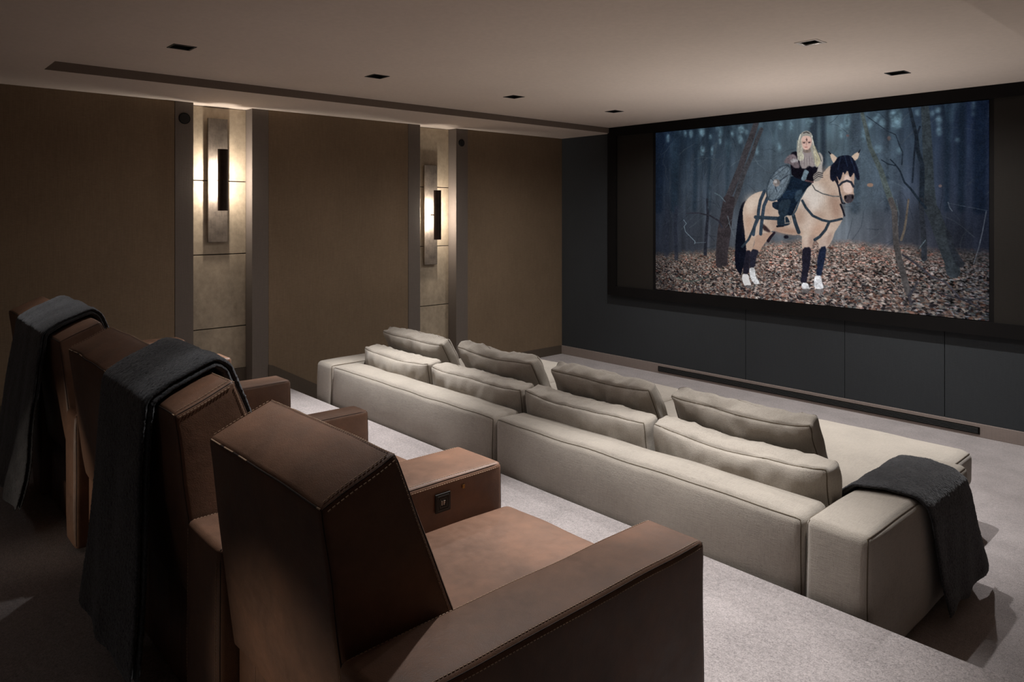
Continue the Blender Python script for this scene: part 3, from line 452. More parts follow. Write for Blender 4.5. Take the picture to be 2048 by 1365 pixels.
('p',(140,110,100),0.6,0.6,[(896.6,209.3),(896.5,210.1),(896.2,210.9),(895.7,211.6),(895.0,212.1),(894.3,212.5),(893.4,212.8),(892.5,212.9),(891.6,212.7),(890.7,212.5),(889.9,212.0),(889.3,211.4),(888.8,210.7),(888.5,209.9),(888.4,209.1),(888.5,208.3),(888.8,207.6),(889.3,206.9),(889.9,206.3),(890.7,205.9),(891.6,205.7),(892.5,205.6),(893.4,205.7),(894.3,206.0),(895.0,206.5),(895.7,207.1),(896.2,207.8),(896.5,208.5)]),
('p',(120,92,84),1,0.6,[(772.9,77.7),(772.8,79.1),(772.4,80.4),(771.9,81.5),(771.2,82.4),(770.3,83.1),(769.4,83.5),(768.4,83.6),(767.4,83.4),(766.4,82.8),(765.6,82.0),(764.9,81.0),(764.3,79.8),(764.0,78.4),(763.9,77.1),(764.0,75.7),(764.3,74.4),(764.9,73.3),(765.6,72.3),(766.4,71.7),(767.4,71.3),(768.4,71.2),(769.4,71.4),(770.3,72.0),(771.2,72.8),(771.9,73.8),(772.4,75.0),(772.8,76.4)]),
('p',(120,80,76),1,0.6,[(662.9,62.0),(662.8,62.8),(662.4,63.5),(661.9,64.1),(661.2,64.6),(660.4,65.0),(659.5,65.1),(658.5,65.2),(657.5,65.0),(656.6,64.7),(655.7,64.2),(655.1,63.6),(654.5,62.9),(654.2,62.1),(654.1,61.3),(654.2,60.6),(654.5,59.9),(655.1,59.3),(655.7,58.8),(656.6,58.4),(657.5,58.2),(658.5,58.2),(659.5,58.4),(660.4,58.7),(661.2,59.2),(661.9,59.8),(662.4,60.5),(662.8,61.3)]),
('p',(14,16,28),0.5,1,[(345.7,237.5),(330.3,250.5),(319.7,283.5),(311.9,336.5),(307.0,394.2),(307.5,447.3),(315.8,462.3),(327.9,476.0),(335.1,450.1),(347.1,423.2),(344.8,362.1),(337.6,318.5),(335.1,270.3)]),
('p',(176,142,122),0.6,1,[(373.2,335.3),(376.0,369.9),(366.1,394.1),(373.2,404.7),(388.2,404.0),(403.4,377.6),(424.0,355.7),(438.5,334.1)]),
('p',(34,34,48),1.0,1,[(365.7,389.8),(358.6,405.3),(356.2,449.8),(376.0,448.7),(380.2,417.3),(390.9,395.3)]),
('p',(196,196,198),0.5,1,[(355.7,449.8),(359.0,479.3),(370.8,495.8),(377.9,500.5),(392.8,496.8),(389.6,490.2),(378.8,475.8),(376.0,448.7)]),
('p',(182,154,134),0.8,1,[(337.6,292.2),(342.4,362.2),(349.5,401.3),(364.7,400.7),(376.0,361.3),(388.2,326.4)]),
('p',(30,28,40),1.0,1,[(347.6,394.8),(340.0,423.6),(333.2,470.0),(354.3,471.7),(357.1,440.2),(359.0,414.0),(361.9,396.4)]),
('p',(208,204,204),0.5,1,[(333.2,469.6),(331.3,489.9),(342.4,511.0),(364.7,505.0),(357.1,488.1),(354.3,470.9)]),
('p',(96,90,92),0.5,1,[(364.7,507.6),(364.4,508.6),(363.5,509.5),(362.0,510.5),(360.1,511.3),(357.8,512.0),(355.1,512.5),(352.4,512.9),(349.6,513.0),(347.0,512.8),(344.7,512.5),(342.7,512.0),(341.2,511.2),(340.3,510.4),(340.0,509.4),(340.3,508.4),(341.2,507.4),(342.7,506.5),(344.7,505.7),(347.0,505.0),(349.6,504.4),(352.4,504.1),(355.1,504.0),(357.8,504.2),(360.1,504.5),(362.0,505.1),(363.5,505.8),(364.4,506.6)]),
('p',(192,168,150),0.5,1,[(342.4,244.9),(359.0,226.8),(382.6,215.1),(410.3,210.5),(451.0,224.1),(503.6,225.0),(533.4,205.0),(554.3,189.2),(579.0,175.8),(593.3,159.0),(609.3,140.9),(627.2,155.7),(639.0,203.7),(641.0,247.2),(643.7,270.9),(646.8,290.6),(639.8,306.5),(631.2,320.4),(621.7,334.5),(617.3,350.5),(607.3,370.8),(597.3,381.2),(579.0,381.9),(575.0,363.8),(554.3,352.2),(552.7,388.9),(527.1,390.0),(525.8,365.3),(525.8,343.1),(495.0,344.6),(464.3,339.9),(437.6,332.0),(419.5,339.6),(391.9,343.6),(363.8,357.2),(344.8,349.0),(336.1,309.7),(333.7,270.3)]),
('p',(214,204,196),10,0.8,[(591.2,234.6),(590.3,244.4),(587.6,253.8),(583.3,262.1),(577.5,269.1),(570.5,274.4),(562.6,277.7),(554.3,278.9),(546.0,277.7),(538.0,274.4),(530.8,269.0),(524.8,261.8),(520.2,253.2),(517.4,243.6),(516.4,233.5),(517.4,223.4),(520.2,213.8),(524.8,205.4),(530.8,198.4),(538.0,193.2),(546.0,190.1),(554.3,189.2),(562.6,190.6),(570.5,194.1),(577.5,199.6),(583.3,206.8),(587.6,215.3),(590.3,224.7)]),
('p',(216,196,178),10,0.7,[(401.1,244.6),(400.4,249.4),(398.4,253.9),(395.1,258.0),(390.7,261.4),(385.4,263.9),(379.5,265.5),(373.2,266.0),(366.9,265.4),(360.9,263.8),(355.5,261.2),(351.0,257.7),(347.6,253.5),(345.5,248.9),(344.8,244.0),(345.5,239.2),(347.6,234.6),(351.0,230.5),(355.5,227.1),(360.9,224.6),(366.9,223.1),(373.2,222.7),(379.5,223.3),(385.4,225.0),(390.7,227.7),(395.1,231.2),(398.4,235.3),(400.4,239.9)]),
('p',(150,112,94),8,0.7,[(641.3,266.9),(641.0,274.9),(639.9,282.4),(638.3,289.1),(636.0,294.8),(633.4,299.0),(630.4,301.7),(627.2,302.6),(624.0,301.8),(621.0,299.1),(618.3,294.9),(616.1,289.2),(614.4,282.4),(613.3,274.8),(612.9,266.8),(613.3,258.8),(614.4,251.3),(616.1,244.5),(618.3,238.8),(621.0,234.6),(624.0,232.0),(627.2,231.1),(630.4,232.1),(633.4,234.8),(636.0,239.1),(638.3,244.7),(639.9,251.5),(641.0,259.0)]),
('p',(150,110,90),6,0.8,[(528.9,337.1),(527.6,338.8),(524.0,340.2),(518.2,341.4),(510.7,342.1),(501.7,342.4),(491.6,342.2),(481.0,341.6),(470.3,340.5),(460.2,339.1),(451.1,337.4),(443.5,335.4),(437.8,333.4),(434.4,331.3),(433.3,329.3),(434.8,327.5),(438.6,326.0),(444.7,324.9),(452.5,324.2),(461.9,324.0),(472.1,324.2),(482.8,324.9),(493.4,326.0),(503.3,327.5),(512.1,329.2),(519.4,331.1),(524.7,333.1),(528.0,335.1)]),
('p',(180,138,112),8,0.6,[(366.6,309.4),(366.3,318.1),(365.4,326.4),(363.9,333.8),(362.0,340.1),(359.6,344.8),(357.0,347.7),(354.3,348.8),(351.5,347.9),(348.9,345.0),(346.6,340.4),(344.6,334.2),(343.1,326.7),(342.2,318.4),(341.9,309.7),(342.2,300.9),(343.1,292.6),(344.6,285.1),(346.6,278.9),(348.9,274.2),(351.5,271.3),(354.3,270.3),(357.0,271.3),(359.6,274.2),(362.0,278.9),(363.9,285.0),(365.4,292.5),(366.3,300.7)]),
('p',(190,146,122),8,0.6,[(607.3,326.8),(606.6,331.3),(604.6,335.5),(601.2,339.4),(596.8,342.7),(591.4,345.2),(585.4,346.9),(579.0,347.5),(572.7,347.2),(566.6,345.8),(561.1,343.5),(556.5,340.4),(553.1,336.6),(550.9,332.4),(550.2,327.8),(550.9,323.3),(553.1,318.9),(556.5,315.0),(561.1,311.7),(566.6,309.3),(572.7,307.7),(579.0,307.1),(585.4,307.6),(591.4,309.0),(596.8,311.3),(601.2,314.4),(604.6,318.2),(606.6,322.4)]),
('p',(182,154,134),8,0.6,[(610.9,174.0),(613.0,180.9),(614.3,187.7),(614.7,193.9),(614.3,199.5),(613.1,203.9),(611.0,207.1),(608.3,208.9),(605.0,209.2),(601.3,207.9),(597.4,205.2),(593.5,201.1),(589.8,195.8),(586.4,189.7),(583.6,183.0),(581.5,176.0),(580.1,169.2),(579.7,162.8),(580.1,157.2),(581.4,152.7),(583.4,149.5),(586.2,147.8),(589.6,147.6),(593.3,149.0),(597.2,151.8),(601.1,156.0),(604.8,161.2),(608.1,167.4)]),
('p',(208,188,174),8,0.6,[(562.6,307.3),(562.1,313.6),(560.6,319.7),(558.1,325.1),(554.8,329.7),(550.9,333.2),(546.5,335.4),(541.8,336.2),(537.1,335.5),(532.7,333.5),(528.7,330.2),(525.3,325.7),(522.8,320.2),(521.2,314.2),(520.7,307.7),(521.2,301.3),(522.8,295.2),(525.3,289.7),(528.7,285.2),(532.7,281.7),(537.1,279.6),(541.8,278.9),(546.5,279.6),(550.9,281.7),(554.8,285.1),(558.1,289.6),(560.6,295.0),(562.1,301.0)]),
('p',(208,188,174),6,0.7,[(611.4,341.4),(609.8,346.5),(607.7,351.3),(605.3,355.4),(602.7,358.7),(600.1,361.1),(597.5,362.3),(595.1,362.4),(593.0,361.2),(591.3,359.0),(590.1,355.7),(589.5,351.6),(589.5,346.9),(590.0,341.7),(591.2,336.5),(592.8,331.3),(594.9,326.5),(597.3,322.4),(599.9,319.1),(602.6,316.8),(605.2,315.6),(607.6,315.6),(609.6,316.8),(611.3,319.0),(612.5,322.3),(613.1,326.4),(613.1,331.1),(612.5,336.2)]),
('p',(58,40,42),1.5,1,[(401.1,309.0),(428.5,334.3),(424.0,339.5),(401.1,330.5)]),
('l',(34,26,36),0.5,1,7.2,9.9,[(439.8,339.1),(428.5,351.3),(419.5,364.3)]),
('p',(26,24,34),0.6,1,[(485.4,350.7),(485.2,351.9),(484.6,353.1),(483.7,354.1),(482.4,355.0),(481.0,355.7),(479.3,356.1),(477.5,356.3),(475.8,356.2),(474.1,355.9),(472.6,355.3),(471.4,354.4),(470.4,353.4),(469.8,352.3),(469.6,351.1),(469.8,349.9),(470.4,348.7),(471.4,347.7),(472.6,346.8),(474.1,346.1),(475.8,345.6),(477.5,345.5),(479.3,345.5),(481.0,345.9),(482.4,346.5),(483.7,347.4),(484.6,348.4),(485.2,349.5)]),
('p',(150,116,98),9,0.5,[(537.6,291.2),(537.2,296.6),(535.9,301.9),(533.9,306.5),(531.3,310.5),(528.1,313.4),(524.5,315.3),(520.7,316.0),(516.9,315.4),(513.3,313.6),(510.1,310.7),(507.3,306.8),(505.3,302.1),(504.0,296.9),(503.6,291.3),(504.0,285.8),(505.3,280.5),(507.3,275.8),(510.1,271.9),(513.3,268.9),(516.9,267.1),(520.7,266.5),(524.5,267.2),(528.1,269.0),(531.3,271.9),(533.9,275.8),(535.9,280.5),(537.2,285.7)]),
('p',(158,124,106),8,0.5,[(598.1,293.7),(596.7,296.1),(594.4,298.0),(591.4,299.3),(587.7,300.1),(583.6,300.1),(579.2,299.6),(574.8,298.3),(570.7,296.5),(566.9,294.3),(563.7,291.6),(561.3,288.7),(559.8,285.7),(559.3,282.8),(559.7,280.0),(561.2,277.7),(563.5,275.8),(566.6,274.4),(570.3,273.7),(574.5,273.7),(578.9,274.3),(583.2,275.5),(587.4,277.4),(591.1,279.6),(594.2,282.3),(596.5,285.2),(598.0,288.1),(598.5,291.0)]),
('p',(140,106,90),9,0.5,[(481.9,308.2),(481.1,311.9),(478.9,315.5),(475.2,318.7),(470.4,321.4),(464.5,323.5),(457.9,324.8),(451.0,325.4),(444.1,325.1),(437.4,323.9),(431.4,322.0),(426.4,319.4),(422.6,316.2),(420.3,312.6),(419.5,308.8),(420.3,305.0),(422.6,301.4),(426.4,298.1),(431.4,295.4),(437.4,293.4),(444.1,292.1),(451.0,291.6),(457.9,292.0),(464.5,293.2),(470.4,295.2),(475.2,297.8),(478.9,300.9),(481.1,304.5)]),
('p',(160,126,106),9,0.45,[(435.8,266.2),(435.4,271.9),(434.2,277.3),(432.2,282.1),(429.7,286.2),(426.6,289.2),(423.1,291.1),(419.5,291.8),(415.8,291.1),(412.3,289.3),(409.2,286.2),(406.6,282.2),(404.6,277.3),(403.4,271.8),(403.0,266.1),(403.4,260.4),(404.6,255.0),(406.6,250.1),(409.2,246.0),(412.3,243.0),(415.8,241.2),(419.5,240.6),(423.1,241.2),(426.6,243.2),(429.7,246.3),(432.2,250.3),(434.2,255.2),(435.4,260.6)]),
('p',(210,200,190),8,0.6,[(591.1,224.4),(591.9,230.7),(592.0,236.7),(591.5,242.2),(590.4,246.9),(588.7,250.6),(586.5,253.1),(584.0,254.2),(581.2,254.0),(578.3,252.3),(575.4,249.4),(572.7,245.3),(570.3,240.2),(568.3,234.4),(566.9,228.2),(566.1,221.9),(566.0,215.9),(566.5,210.3),(567.6,205.6),(569.3,201.9),(571.5,199.4),(574.1,198.3),(576.9,198.6),(579.8,200.3),(582.7,203.3),(585.4,207.5),(587.7,212.5),(589.7,218.3)]),
('p',(146,112,96),5,0.6,[(570.0,355.8),(569.8,359.5),(569.3,362.9),(568.4,366.0),(567.2,368.6),(565.8,370.6),(564.3,371.8),(562.6,372.3),(561.0,372.0),(559.4,370.8),(558.0,368.9),(556.8,366.4),(555.9,363.3),(555.3,359.9),(555.2,356.3),(555.3,352.6),(555.9,349.2),(556.8,346.1),(558.0,343.5),(559.4,341.5),(561.0,340.2),(562.6,339.8),(564.3,340.2),(565.8,341.3),(567.2,343.2),(568.4,345.8),(569.3,348.8),(569.8,352.2)]),
('p',(140,108,92),7,0.5,[(623.9,236.6),(622.8,241.8),(621.3,246.6),(619.5,250.9),(617.5,254.3),(615.3,256.8),(613.2,258.2),(611.2,258.5),(609.3,257.5),(607.8,255.5),(606.7,252.3),(606.0,248.4),(605.7,243.7),(606.0,238.6),(606.7,233.3),(607.8,228.1),(609.3,223.2),(611.2,219.0),(613.2,215.5),(615.3,213.1),(617.4,211.7),(619.5,211.5),(621.3,212.4),(622.8,214.5),(623.9,217.7),(624.6,221.6),(624.9,226.3),(624.6,231.3)]),
('p',(186,158,142),0.8,1,[(528.3,348.8),(525.8,385.9),(554.3,386.8),(559.3,364.3),(565.9,351.9)]),
('p',(188,164,150),0.8,1,[(579.0,351.6),(575.0,384.0),(597.3,383.2),(609.3,362.7),(619.3,338.5)]),
('p',(32,30,44),0.9,1,[(528.3,379.6),(526.2,414.7),(528.3,435.1),(523.3,468.4),(520.7,480.9),(524.9,485.5),(540.1,484.5),(543.5,458.8),(550.2,433.9),(552.7,407.3),(554.3,378.7)]),
('p',(26,34,56),0.9,1,[(579.9,377.8),(571.7,412.5),(571.7,436.8),(567.6,459.3),(583.9,462.3),(588.0,439.9),(594.5,413.4),(599.3,373.1)]),
('p',(214,214,218),0.4,1,[(525.8,484.7),(524.1,503.3),(551.0,501.2),(545.2,487.4),(540.1,483.6)]),
('p',(214,214,218),0.4,1,[(565.9,459.5),(561.8,473.9),(563.4,500.2),(592.1,498.0),(585.6,478.3),(583.9,460.3)]),
('p',(104,98,98),0.4,1,[(523.3,503.0),(525.8,514.3),(546.8,512.6),(551.8,500.7)]),
('p',(108,102,102),0.4,1,[(562.6,499.1),(565.9,514.2),(588.0,510.8),(593.7,497.5)]),
('p',(24,20,32),1,1,[(611.3,139.0),(608.1,170.9),(611.3,187.0),(619.3,183.2),(631.2,199.5),(639.0,179.9),(631.2,144.0)]),
('p',(128,98,84),7,0.45,[(545.7,256.3),(547.0,261.6),(547.7,266.8),(548.0,271.6),(547.7,275.6),(547.0,278.9),(545.8,281.1),(544.1,282.1),(542.2,282.0),(540.0,280.7),(537.7,278.3),(535.3,274.8),(533.1,270.6),(531.1,265.7),(529.5,260.5),(528.2,255.1),(527.4,249.9),(527.2,245.1),(527.4,241.0),(528.2,237.8),(529.4,235.6),(531.1,234.5),(533.1,234.7),(535.3,236.0),(537.6,238.5),(539.9,241.9),(542.1,246.2),(544.1,251.1)]),
('p',(150,120,104),6,0.45,[(389.9,284.5),(388.5,291.1),(386.7,297.3),(384.8,302.8),(382.7,307.3),(380.6,310.7),(378.7,312.7),(376.9,313.2),(375.4,312.2),(374.2,309.7),(373.5,305.9),(373.2,301.0),(373.4,295.2),(374.1,288.8),(375.2,282.1),(376.6,275.5),(378.4,269.3),(380.4,263.8),(382.4,259.3),(384.5,256.0),(386.5,254.0),(388.2,253.6),(389.7,254.6),(390.8,257.1),(391.6,260.8),(391.8,265.7),(391.6,271.5),(391.0,277.9)]),
('p',(222,204,188),6,0.5,[(367.4,267.3),(366.1,273.0),(364.5,278.3),(362.5,283.1),(360.4,286.9),(358.2,289.7),(356.1,291.4),(354.1,291.7),(352.3,290.8),(350.9,288.6),(349.9,285.2),(349.4,280.9),(349.3,275.9),(349.7,270.3),(350.6,264.6),(351.9,258.9),(353.6,253.5),(355.5,248.8),(357.7,245.0),(359.8,242.2),(362.0,240.6),(364.0,240.3),(365.7,241.3),(367.1,243.5),(368.1,246.8),(368.7,251.1),(368.7,256.1),(368.3,261.6)]),
('p',(216,200,186),4,0.5,[(543.5,356.6),(543.3,361.1),(542.9,365.5),(542.2,369.4),(541.3,372.7),(540.2,375.1),(538.9,376.7),(537.6,377.2),(536.3,376.8),(535.1,375.3),(533.9,372.9),(533.0,369.7),(532.3,365.8),(531.9,361.5),(531.7,356.9),(531.9,352.3),(532.3,348.0),(533.0,344.1),(533.9,340.8),(535.1,338.3),(536.3,336.8),(537.6,336.3),(538.9,336.7),(540.2,338.2),(541.3,340.6),(542.2,343.9),(542.9,347.7),(543.3,352.0)]),
('p',(146,114,100),4,0.5,[(559.3,364.3),(559.2,368.8),(558.8,373.1),(558.2,377.0),(557.4,380.3),(556.5,382.7),(555.4,384.3),(554.3,384.8),(553.2,384.3),(552.2,382.9),(551.2,380.5),(550.4,377.3),(549.8,373.4),(549.5,369.1),(549.3,364.6),(549.5,360.0),(549.8,355.7),(550.4,351.8),(551.2,348.6),(552.2,346.1),(553.2,344.6),(554.3,344.1),(555.4,344.5),(556.5,346.0),(557.4,348.4),(558.2,351.6),(558.8,355.5),(559.2,359.8)]),
('p',(136,104,90),4,0.5,[(612.7,352.1),(611.5,356.4),(610.0,360.4),(608.3,364.0),(606.7,366.8),(605.0,368.9),(603.5,370.1),(602.2,370.3),(601.1,369.5),(600.3,367.8),(599.9,365.2),(599.9,361.9),(600.2,358.1),(600.9,353.9),(601.9,349.5),(603.2,345.2),(604.7,341.2),(606.3,337.7),(608.0,334.8),(609.7,332.7),(611.2,331.6),(612.5,331.4),(613.6,332.2),(614.3,333.9),(614.7,336.5),(614.8,339.7),(614.4,343.6),(613.8,347.8)]),
('l',(150,122,106),1.5,0.25,2.1,1.3,[(579.0,185.9),(575.0,234.3),(579.0,266.7)]),
('l',(150,122,106),1.5,0.25,2.1,1.2,[(583.1,182.8),(580.7,234.4),(583.9,266.7)]),
('l',(150,122,106),1.5,0.25,2.0,1.2,[(587.2,179.7),(586.4,234.5),(588.8,266.8)]),
('l',(150,122,106),1.5,0.25,2.1,1.3,[(591.2,176.7),(592.1,234.6),(593.7,266.8)]),
('l',(150,122,106),1.5,0.25,2.0,1.2,[(595.3,173.6),(597.7,234.7),(598.5,266.8)]),
('l',(150,122,106),1.5,0.25,2.0,1.2,[(599.3,170.5),(603.3,234.8),(603.3,266.8)]),
('l',(150,122,106),1.5,0.25,2.0,1.2,[(603.3,167.5),(608.9,234.8),(608.1,266.8)]),
('p',(200,174,152),0.5,1,[(607.3,106.8),(619.3,112.3),(631.9,125.0),(629.6,136.8),(620.1,138.7),(613.3,127.2)]),
('p',(200,174,152),0.5,1,[(668.8,120.3),(681.4,111.3),(691.2,108.0),(688.2,125.7),(677.6,134.5),(671.9,128.3)]),
('l',(20,20,30),0.5,1,4.0,2.0,[(610.5,110.2),(604.1,102.6)]),
('l',(20,20,30),0.5,1,3.8,1.9,[(688.9,111.0),(692.7,103.5)]),
('p',(180,150,132),0.5,1,[(624.1,147.6),(639.0,132.5),(669.9,138.0),(677.6,157.9),(676.8,189.1),(674.5,212.4),(676.8,235.9),(669.9,248.3),(654.6,252.0),(646.0,243.3),(639.0,219.5),(634.3,195.6),(627.2,171.6)]),
('p',(226,198,186),1.5,0.8,[(650.7,172.5),(664.2,173.0),(669.9,200.6),(672.2,224.1),(650.7,223.7),(643.7,203.8)]),
('p',(60,52,58),0.8,1,[(647.6,230.7),(660.4,227.0),(675.7,226.1),(676.1,237.8),(669.9,249.1),(657.7,252.1),(649.9,245.3)]),
('p',(20,16,22),0.6,1,[(655.7,234.8),(655.6,236.0),(655.4,237.1),(655.0,238.2),(654.4,239.0),(653.7,239.7),(653.0,240.1),(652.2,240.2),(651.5,240.1),(650.7,239.6),(650.1,239.0),(649.5,238.1),(649.1,237.1),(648.8,235.9),(648.7,234.7),(648.8,233.4),(649.1,232.3),(649.5,231.2),(650.1,230.4),(650.7,229.7),(651.5,229.3),(652.2,229.2),(653.0,229.3),(653.7,229.8),(654.4,230.4),(655.0,231.3),(655.4,232.4),(655.6,233.5)]),
('p',(20,16,22),0.6,1,[(675.3,234.3),(675.2,235.4),(675.0,236.5),(674.6,237.4),(674.1,238.2),(673.6,238.8),(672.9,239.2),(672.2,239.3),(671.6,239.2),(670.9,238.8),(670.3,238.2),(669.9,237.4),(669.5,236.4),(669.3,235.3),(669.2,234.2),(669.3,233.0),(669.5,232.0),(669.9,231.0),(670.3,230.2),(670.9,229.6),(671.6,229.3),(672.2,229.1),(672.9,229.3),(673.6,229.7),(674.1,230.3),(674.6,231.1),(675.0,232.1),(675.2,233.1)]),
('p',(20,16,24),0.8,1,[(636.6,159.3),(636.5,160.1),(636.2,160.8),(635.6,161.5),(634.9,162.0),(634.0,162.4),(633.0,162.6),(631.9,162.6),(630.9,162.5),(629.9,162.2),(629.0,161.7),(628.2,161.1),(627.7,160.4),(627.3,159.7),(627.2,158.9),(627.3,158.1),(627.7,157.3),(628.2,156.7),(629.0,156.2),(629.9,155.8),(630.9,155.5),(631.9,155.5),(633.0,155.6),(634.0,155.9),(634.9,156.4),(635.6,157.0),(636.2,157.7),(636.5,158.5)]),
('p',(18,22,38),0.6,1,[(612.1,143.1),(624.1,131.7),(631.2,119.4),(646.8,116.3),(664.2,117.3),(675.7,128.5),(684.4,146.5),(690.5,174.0),(692.0,188.0),(683.3,186.1),(675.7,165.6),(671.9,173.3),(664.2,180.8),(658.4,157.1),(650.7,172.5),(646.0,161.2),(639.8,183.9),(634.3,187.7),(628.0,171.6),(621.7,187.3),(615.3,191.1),(609.7,170.9)]),
('l',(34,48,74),1,0.8,3.1,1.5,[(650.7,118.1),(658.4,149.2)]),
('l',(34,48,74),1,0.8,3.1,1.6,[(639.0,120.6),(631.2,155.9)]),
('l',(34,48,74),1,0.8,3.1,1.6,[(666.1,122.1),(679.5,161.9)]),
('l',(42,46,58),0.4,1,6.2,6.2,[(635.9,200.4),(643.7,192.7),(656.5,188.4),(668.0,192.7),(674.5,205.4)]),
('l',(30,30,40),0.5,1,4.8,4.0,[(625.2,183.4),(634.3,207.5),(639.0,235.3),(642.9,251.1),(650.7,252.0)]),
('l',(30,30,40),0.7,1,5.5,4.7,[(639.0,255.1),(645.2,270.9),(649.9,286.7)]),
('l',(96,96,96),0.3,1,3.3,3.3,[(557.7,197.5),(565.9,211.9),(587.2,223.2),(615.3,231.0),(637.0,232.1)]),
('l',(42,54,66),0.4,1,7.6,6.7,[(527.1,242.7),(537.6,262.5),(558.5,287.0),(587.2,299.8),(607.3,303.6),(627.2,299.5),(642.1,295.4)]),
('l',(42,54,66),0.4,1,8.0,8.8,[(606.5,304.8),(596.1,327.0),(579.0,347.5),(564.7,356.8)]),
('l',(46,60,76),0.4,1,10.9,10.0,[(407.6,212.1),(394.2,240.3),(388.2,270.4),(386.3,296.3),(374.1,322.3),(370.8,346.2)]),
('l',(46,60,76),0.4,1,10.9,10.9,[(417.6,232.0),(405.7,257.5),(401.1,287.6),(397.4,317.7),(395.1,343.5)]),
('l',(42,54,66),0.4,1,11.2,11.2,[(377.9,292.0),(405.7,293.6),(451.0,295.8)]),
('l',(42,54,66),0.4,1,8.3,7.4,[(382.6,297.1),(369.4,331.1),(354.3,361.9),(332.7,385.3)]),
('l',(42,54,66),0.4,1,11.2,11.2,[(500.1,287.2),(505.7,307.9),(516.4,335.9)]),
('l',(60,74,86),0.6,1,5.0,5.0,[(554.3,185.1),(537.6,209.2),(520.7,237.7),(507.9,270.6),(497.1,287.2)]),
('p',(24,36,52),0.6,1,[(433.1,245.0),(459.9,245.3),(459.9,272.6),(444.3,268.4),(432.2,259.8)]),
('p',(18,30,46),0.6,1,[(490.6,166.4),(554.3,181.1),(558.5,193.4),(537.6,209.2),(520.7,233.5),(503.6,270.6),(495.0,287.2),(481.9,287.3),(455.5,287.4),(451.0,266.3),(448.8,232.5),(464.3,215.9),(481.9,187.0)]),
('p',(26,44,66),1.5,0.8,[(459.9,215.8),(520.7,204.7),(503.6,233.3),(468.7,237.0)]),
('p',(52,70,86),1,0.8,[(507.9,212.6),(531.3,209.0),(520.7,233.5),(507.9,249.9),(503.6,233.3)]),
('p',(34,48,62),0.8,1,[(454.6,241.0),(495.0,237.3),(486.3,266.4),(478.4,291.5),(451.0,287.4)]),
('p',(30,44,58),0.6,1,[(450.1,287.4),(479.7,287.3),(491.5,310.1),(481.9,317.4),(451.0,319.5),(448.3,310.6)]),
('l',(150,140,130),0.3,1,2.2,2.2,[(474.0,306.2),(473.2,291.5),(481.9,286.4),(490.6,289.3),(492.4,308.1),(473.2,309.9)]),
('l',(20,24,34),0.5,1,6.2,4.4,[(448.8,319.5),(468.7,318.4)]),
('p',(16,14,24),0.8,1,[(489.8,99.7),(512.2,94.9),(520.7,126.3),(554.3,144.4),(579.0,145.5),(587.2,170.1),(558.5,189.3),(537.6,184.6),(495.0,170.8),(490.6,141.4)]),
('p',(112,98,104),1.2,1,[(467.0,128.6),(481.9,108.5),(495.0,102.5),(507.9,109.1),(514.3,126.0),(520.7,147.0),(503.6,146.2),(490.6,133.1)]),
('p',(176,172,176),1.5,0.8,[(514.6,122.4),(514.5,123.7),(513.8,125.0),(512.6,126.3),(510.9,127.4),(508.8,128.3),(506.4,129.1),(503.8,129.5),(501.1,129.7),(498.5,129.6),(496.1,129.1),(494.1,128.5),(492.4,127.5),(491.3,126.4),(490.8,125.1),(490.9,123.8),(491.5,122.5),(492.8,121.2),(494.5,120.1),(496.6,119.1),(499.1,118.4),(501.7,118.0),(504.3,117.8),(506.9,117.9),(509.3,118.4),(511.3,119.1),(512.9,120.0),(514.0,121.1)]),
('p',(146,134,134),1.2,1,[(516.4,109.6),(533.4,92.1),(554.3,93.4),(564.7,116.4),(567.6,140.9),(558.5,146.6),(546.0,139.9),(537.6,149.8),(522.8,147.1)]),
('p',(168,160,154),1,1,[(566.7,108.4),(579.0,103.1),(588.0,114.5),(588.8,129.9),(585.6,145.8),(586.4,170.0),(579.0,177.8),(567.6,169.3),(575.0,145.3)]),
('p',(150,140,132),0.8,1,[(558.5,169.0),(575.0,157.5),(587.2,162.0),(588.0,174.1),(579.0,185.9),(562.6,188.7)]),
('l',(40,38,46),0.3,1,2.1,2.1,[(562.6,170.0),(575.0,161.5),(588.0,165.3)]),
('l',(40,38,46),0.3,1,2.1,2.1,[(562.6,175.6),(575.0,167.2),(588.0,170.9)]),
('l',(40,38,46),0.3,1,2.1,2.1,[(562.6,181.3),(575.0,172.9),(588.0,176.5)]),
('p',(104,124,138),0.4,1,[(534.2,150.0),(548.5,158.0),(541.8,168.4),(537.6,185.4),(522.4,182.5),(528.3,166.2)]),
('l',(92,66,70),0.5,1,5.0,5.0,[(536.8,183.8),(559.3,189.4)]),
('p',(150,146,138),0.5,1,[(515.6,55.9),(524.9,42.2),(539.7,37.2),(554.3,44.6),(560.5,63.4),(565.9,88.1),(575.0,104.9),(583.9,125.6),(579.0,141.5),(567.6,149.1),(558.5,124.2),(554.3,95.5),(524.9,93.6),(527.1,120.5),(520.7,126.3),(512.2,121.8),(511.3,84.5)]),
('p',(190,182,150),0.6,1,[(560.5,93.8),(572.9,106.8),(582.3,125.5),(578.2,139.4),(569.2,147.1),(564.3,124.5)]),
('p',(190,186,166),0.6,1,[(514.3,101.2),(524.9,97.7),(533.4,111.4),(531.3,122.8),(520.7,126.3),(514.3,119.8)]),
('p',(120,104,96),0.6,1,[(531.3,85.8),(551.0,87.1),(554.3,103.6),(529.2,102.1)]),
('p',(212,172,158),0.4,1,[(523.3,64.7),(527.1,54.3),(539.7,52.0),(552.7,57.1),(556.0,69.1),(554.3,81.2),(548.1,91.8),(539.3,95.4),(530.9,90.7),(524.9,80.5)]),
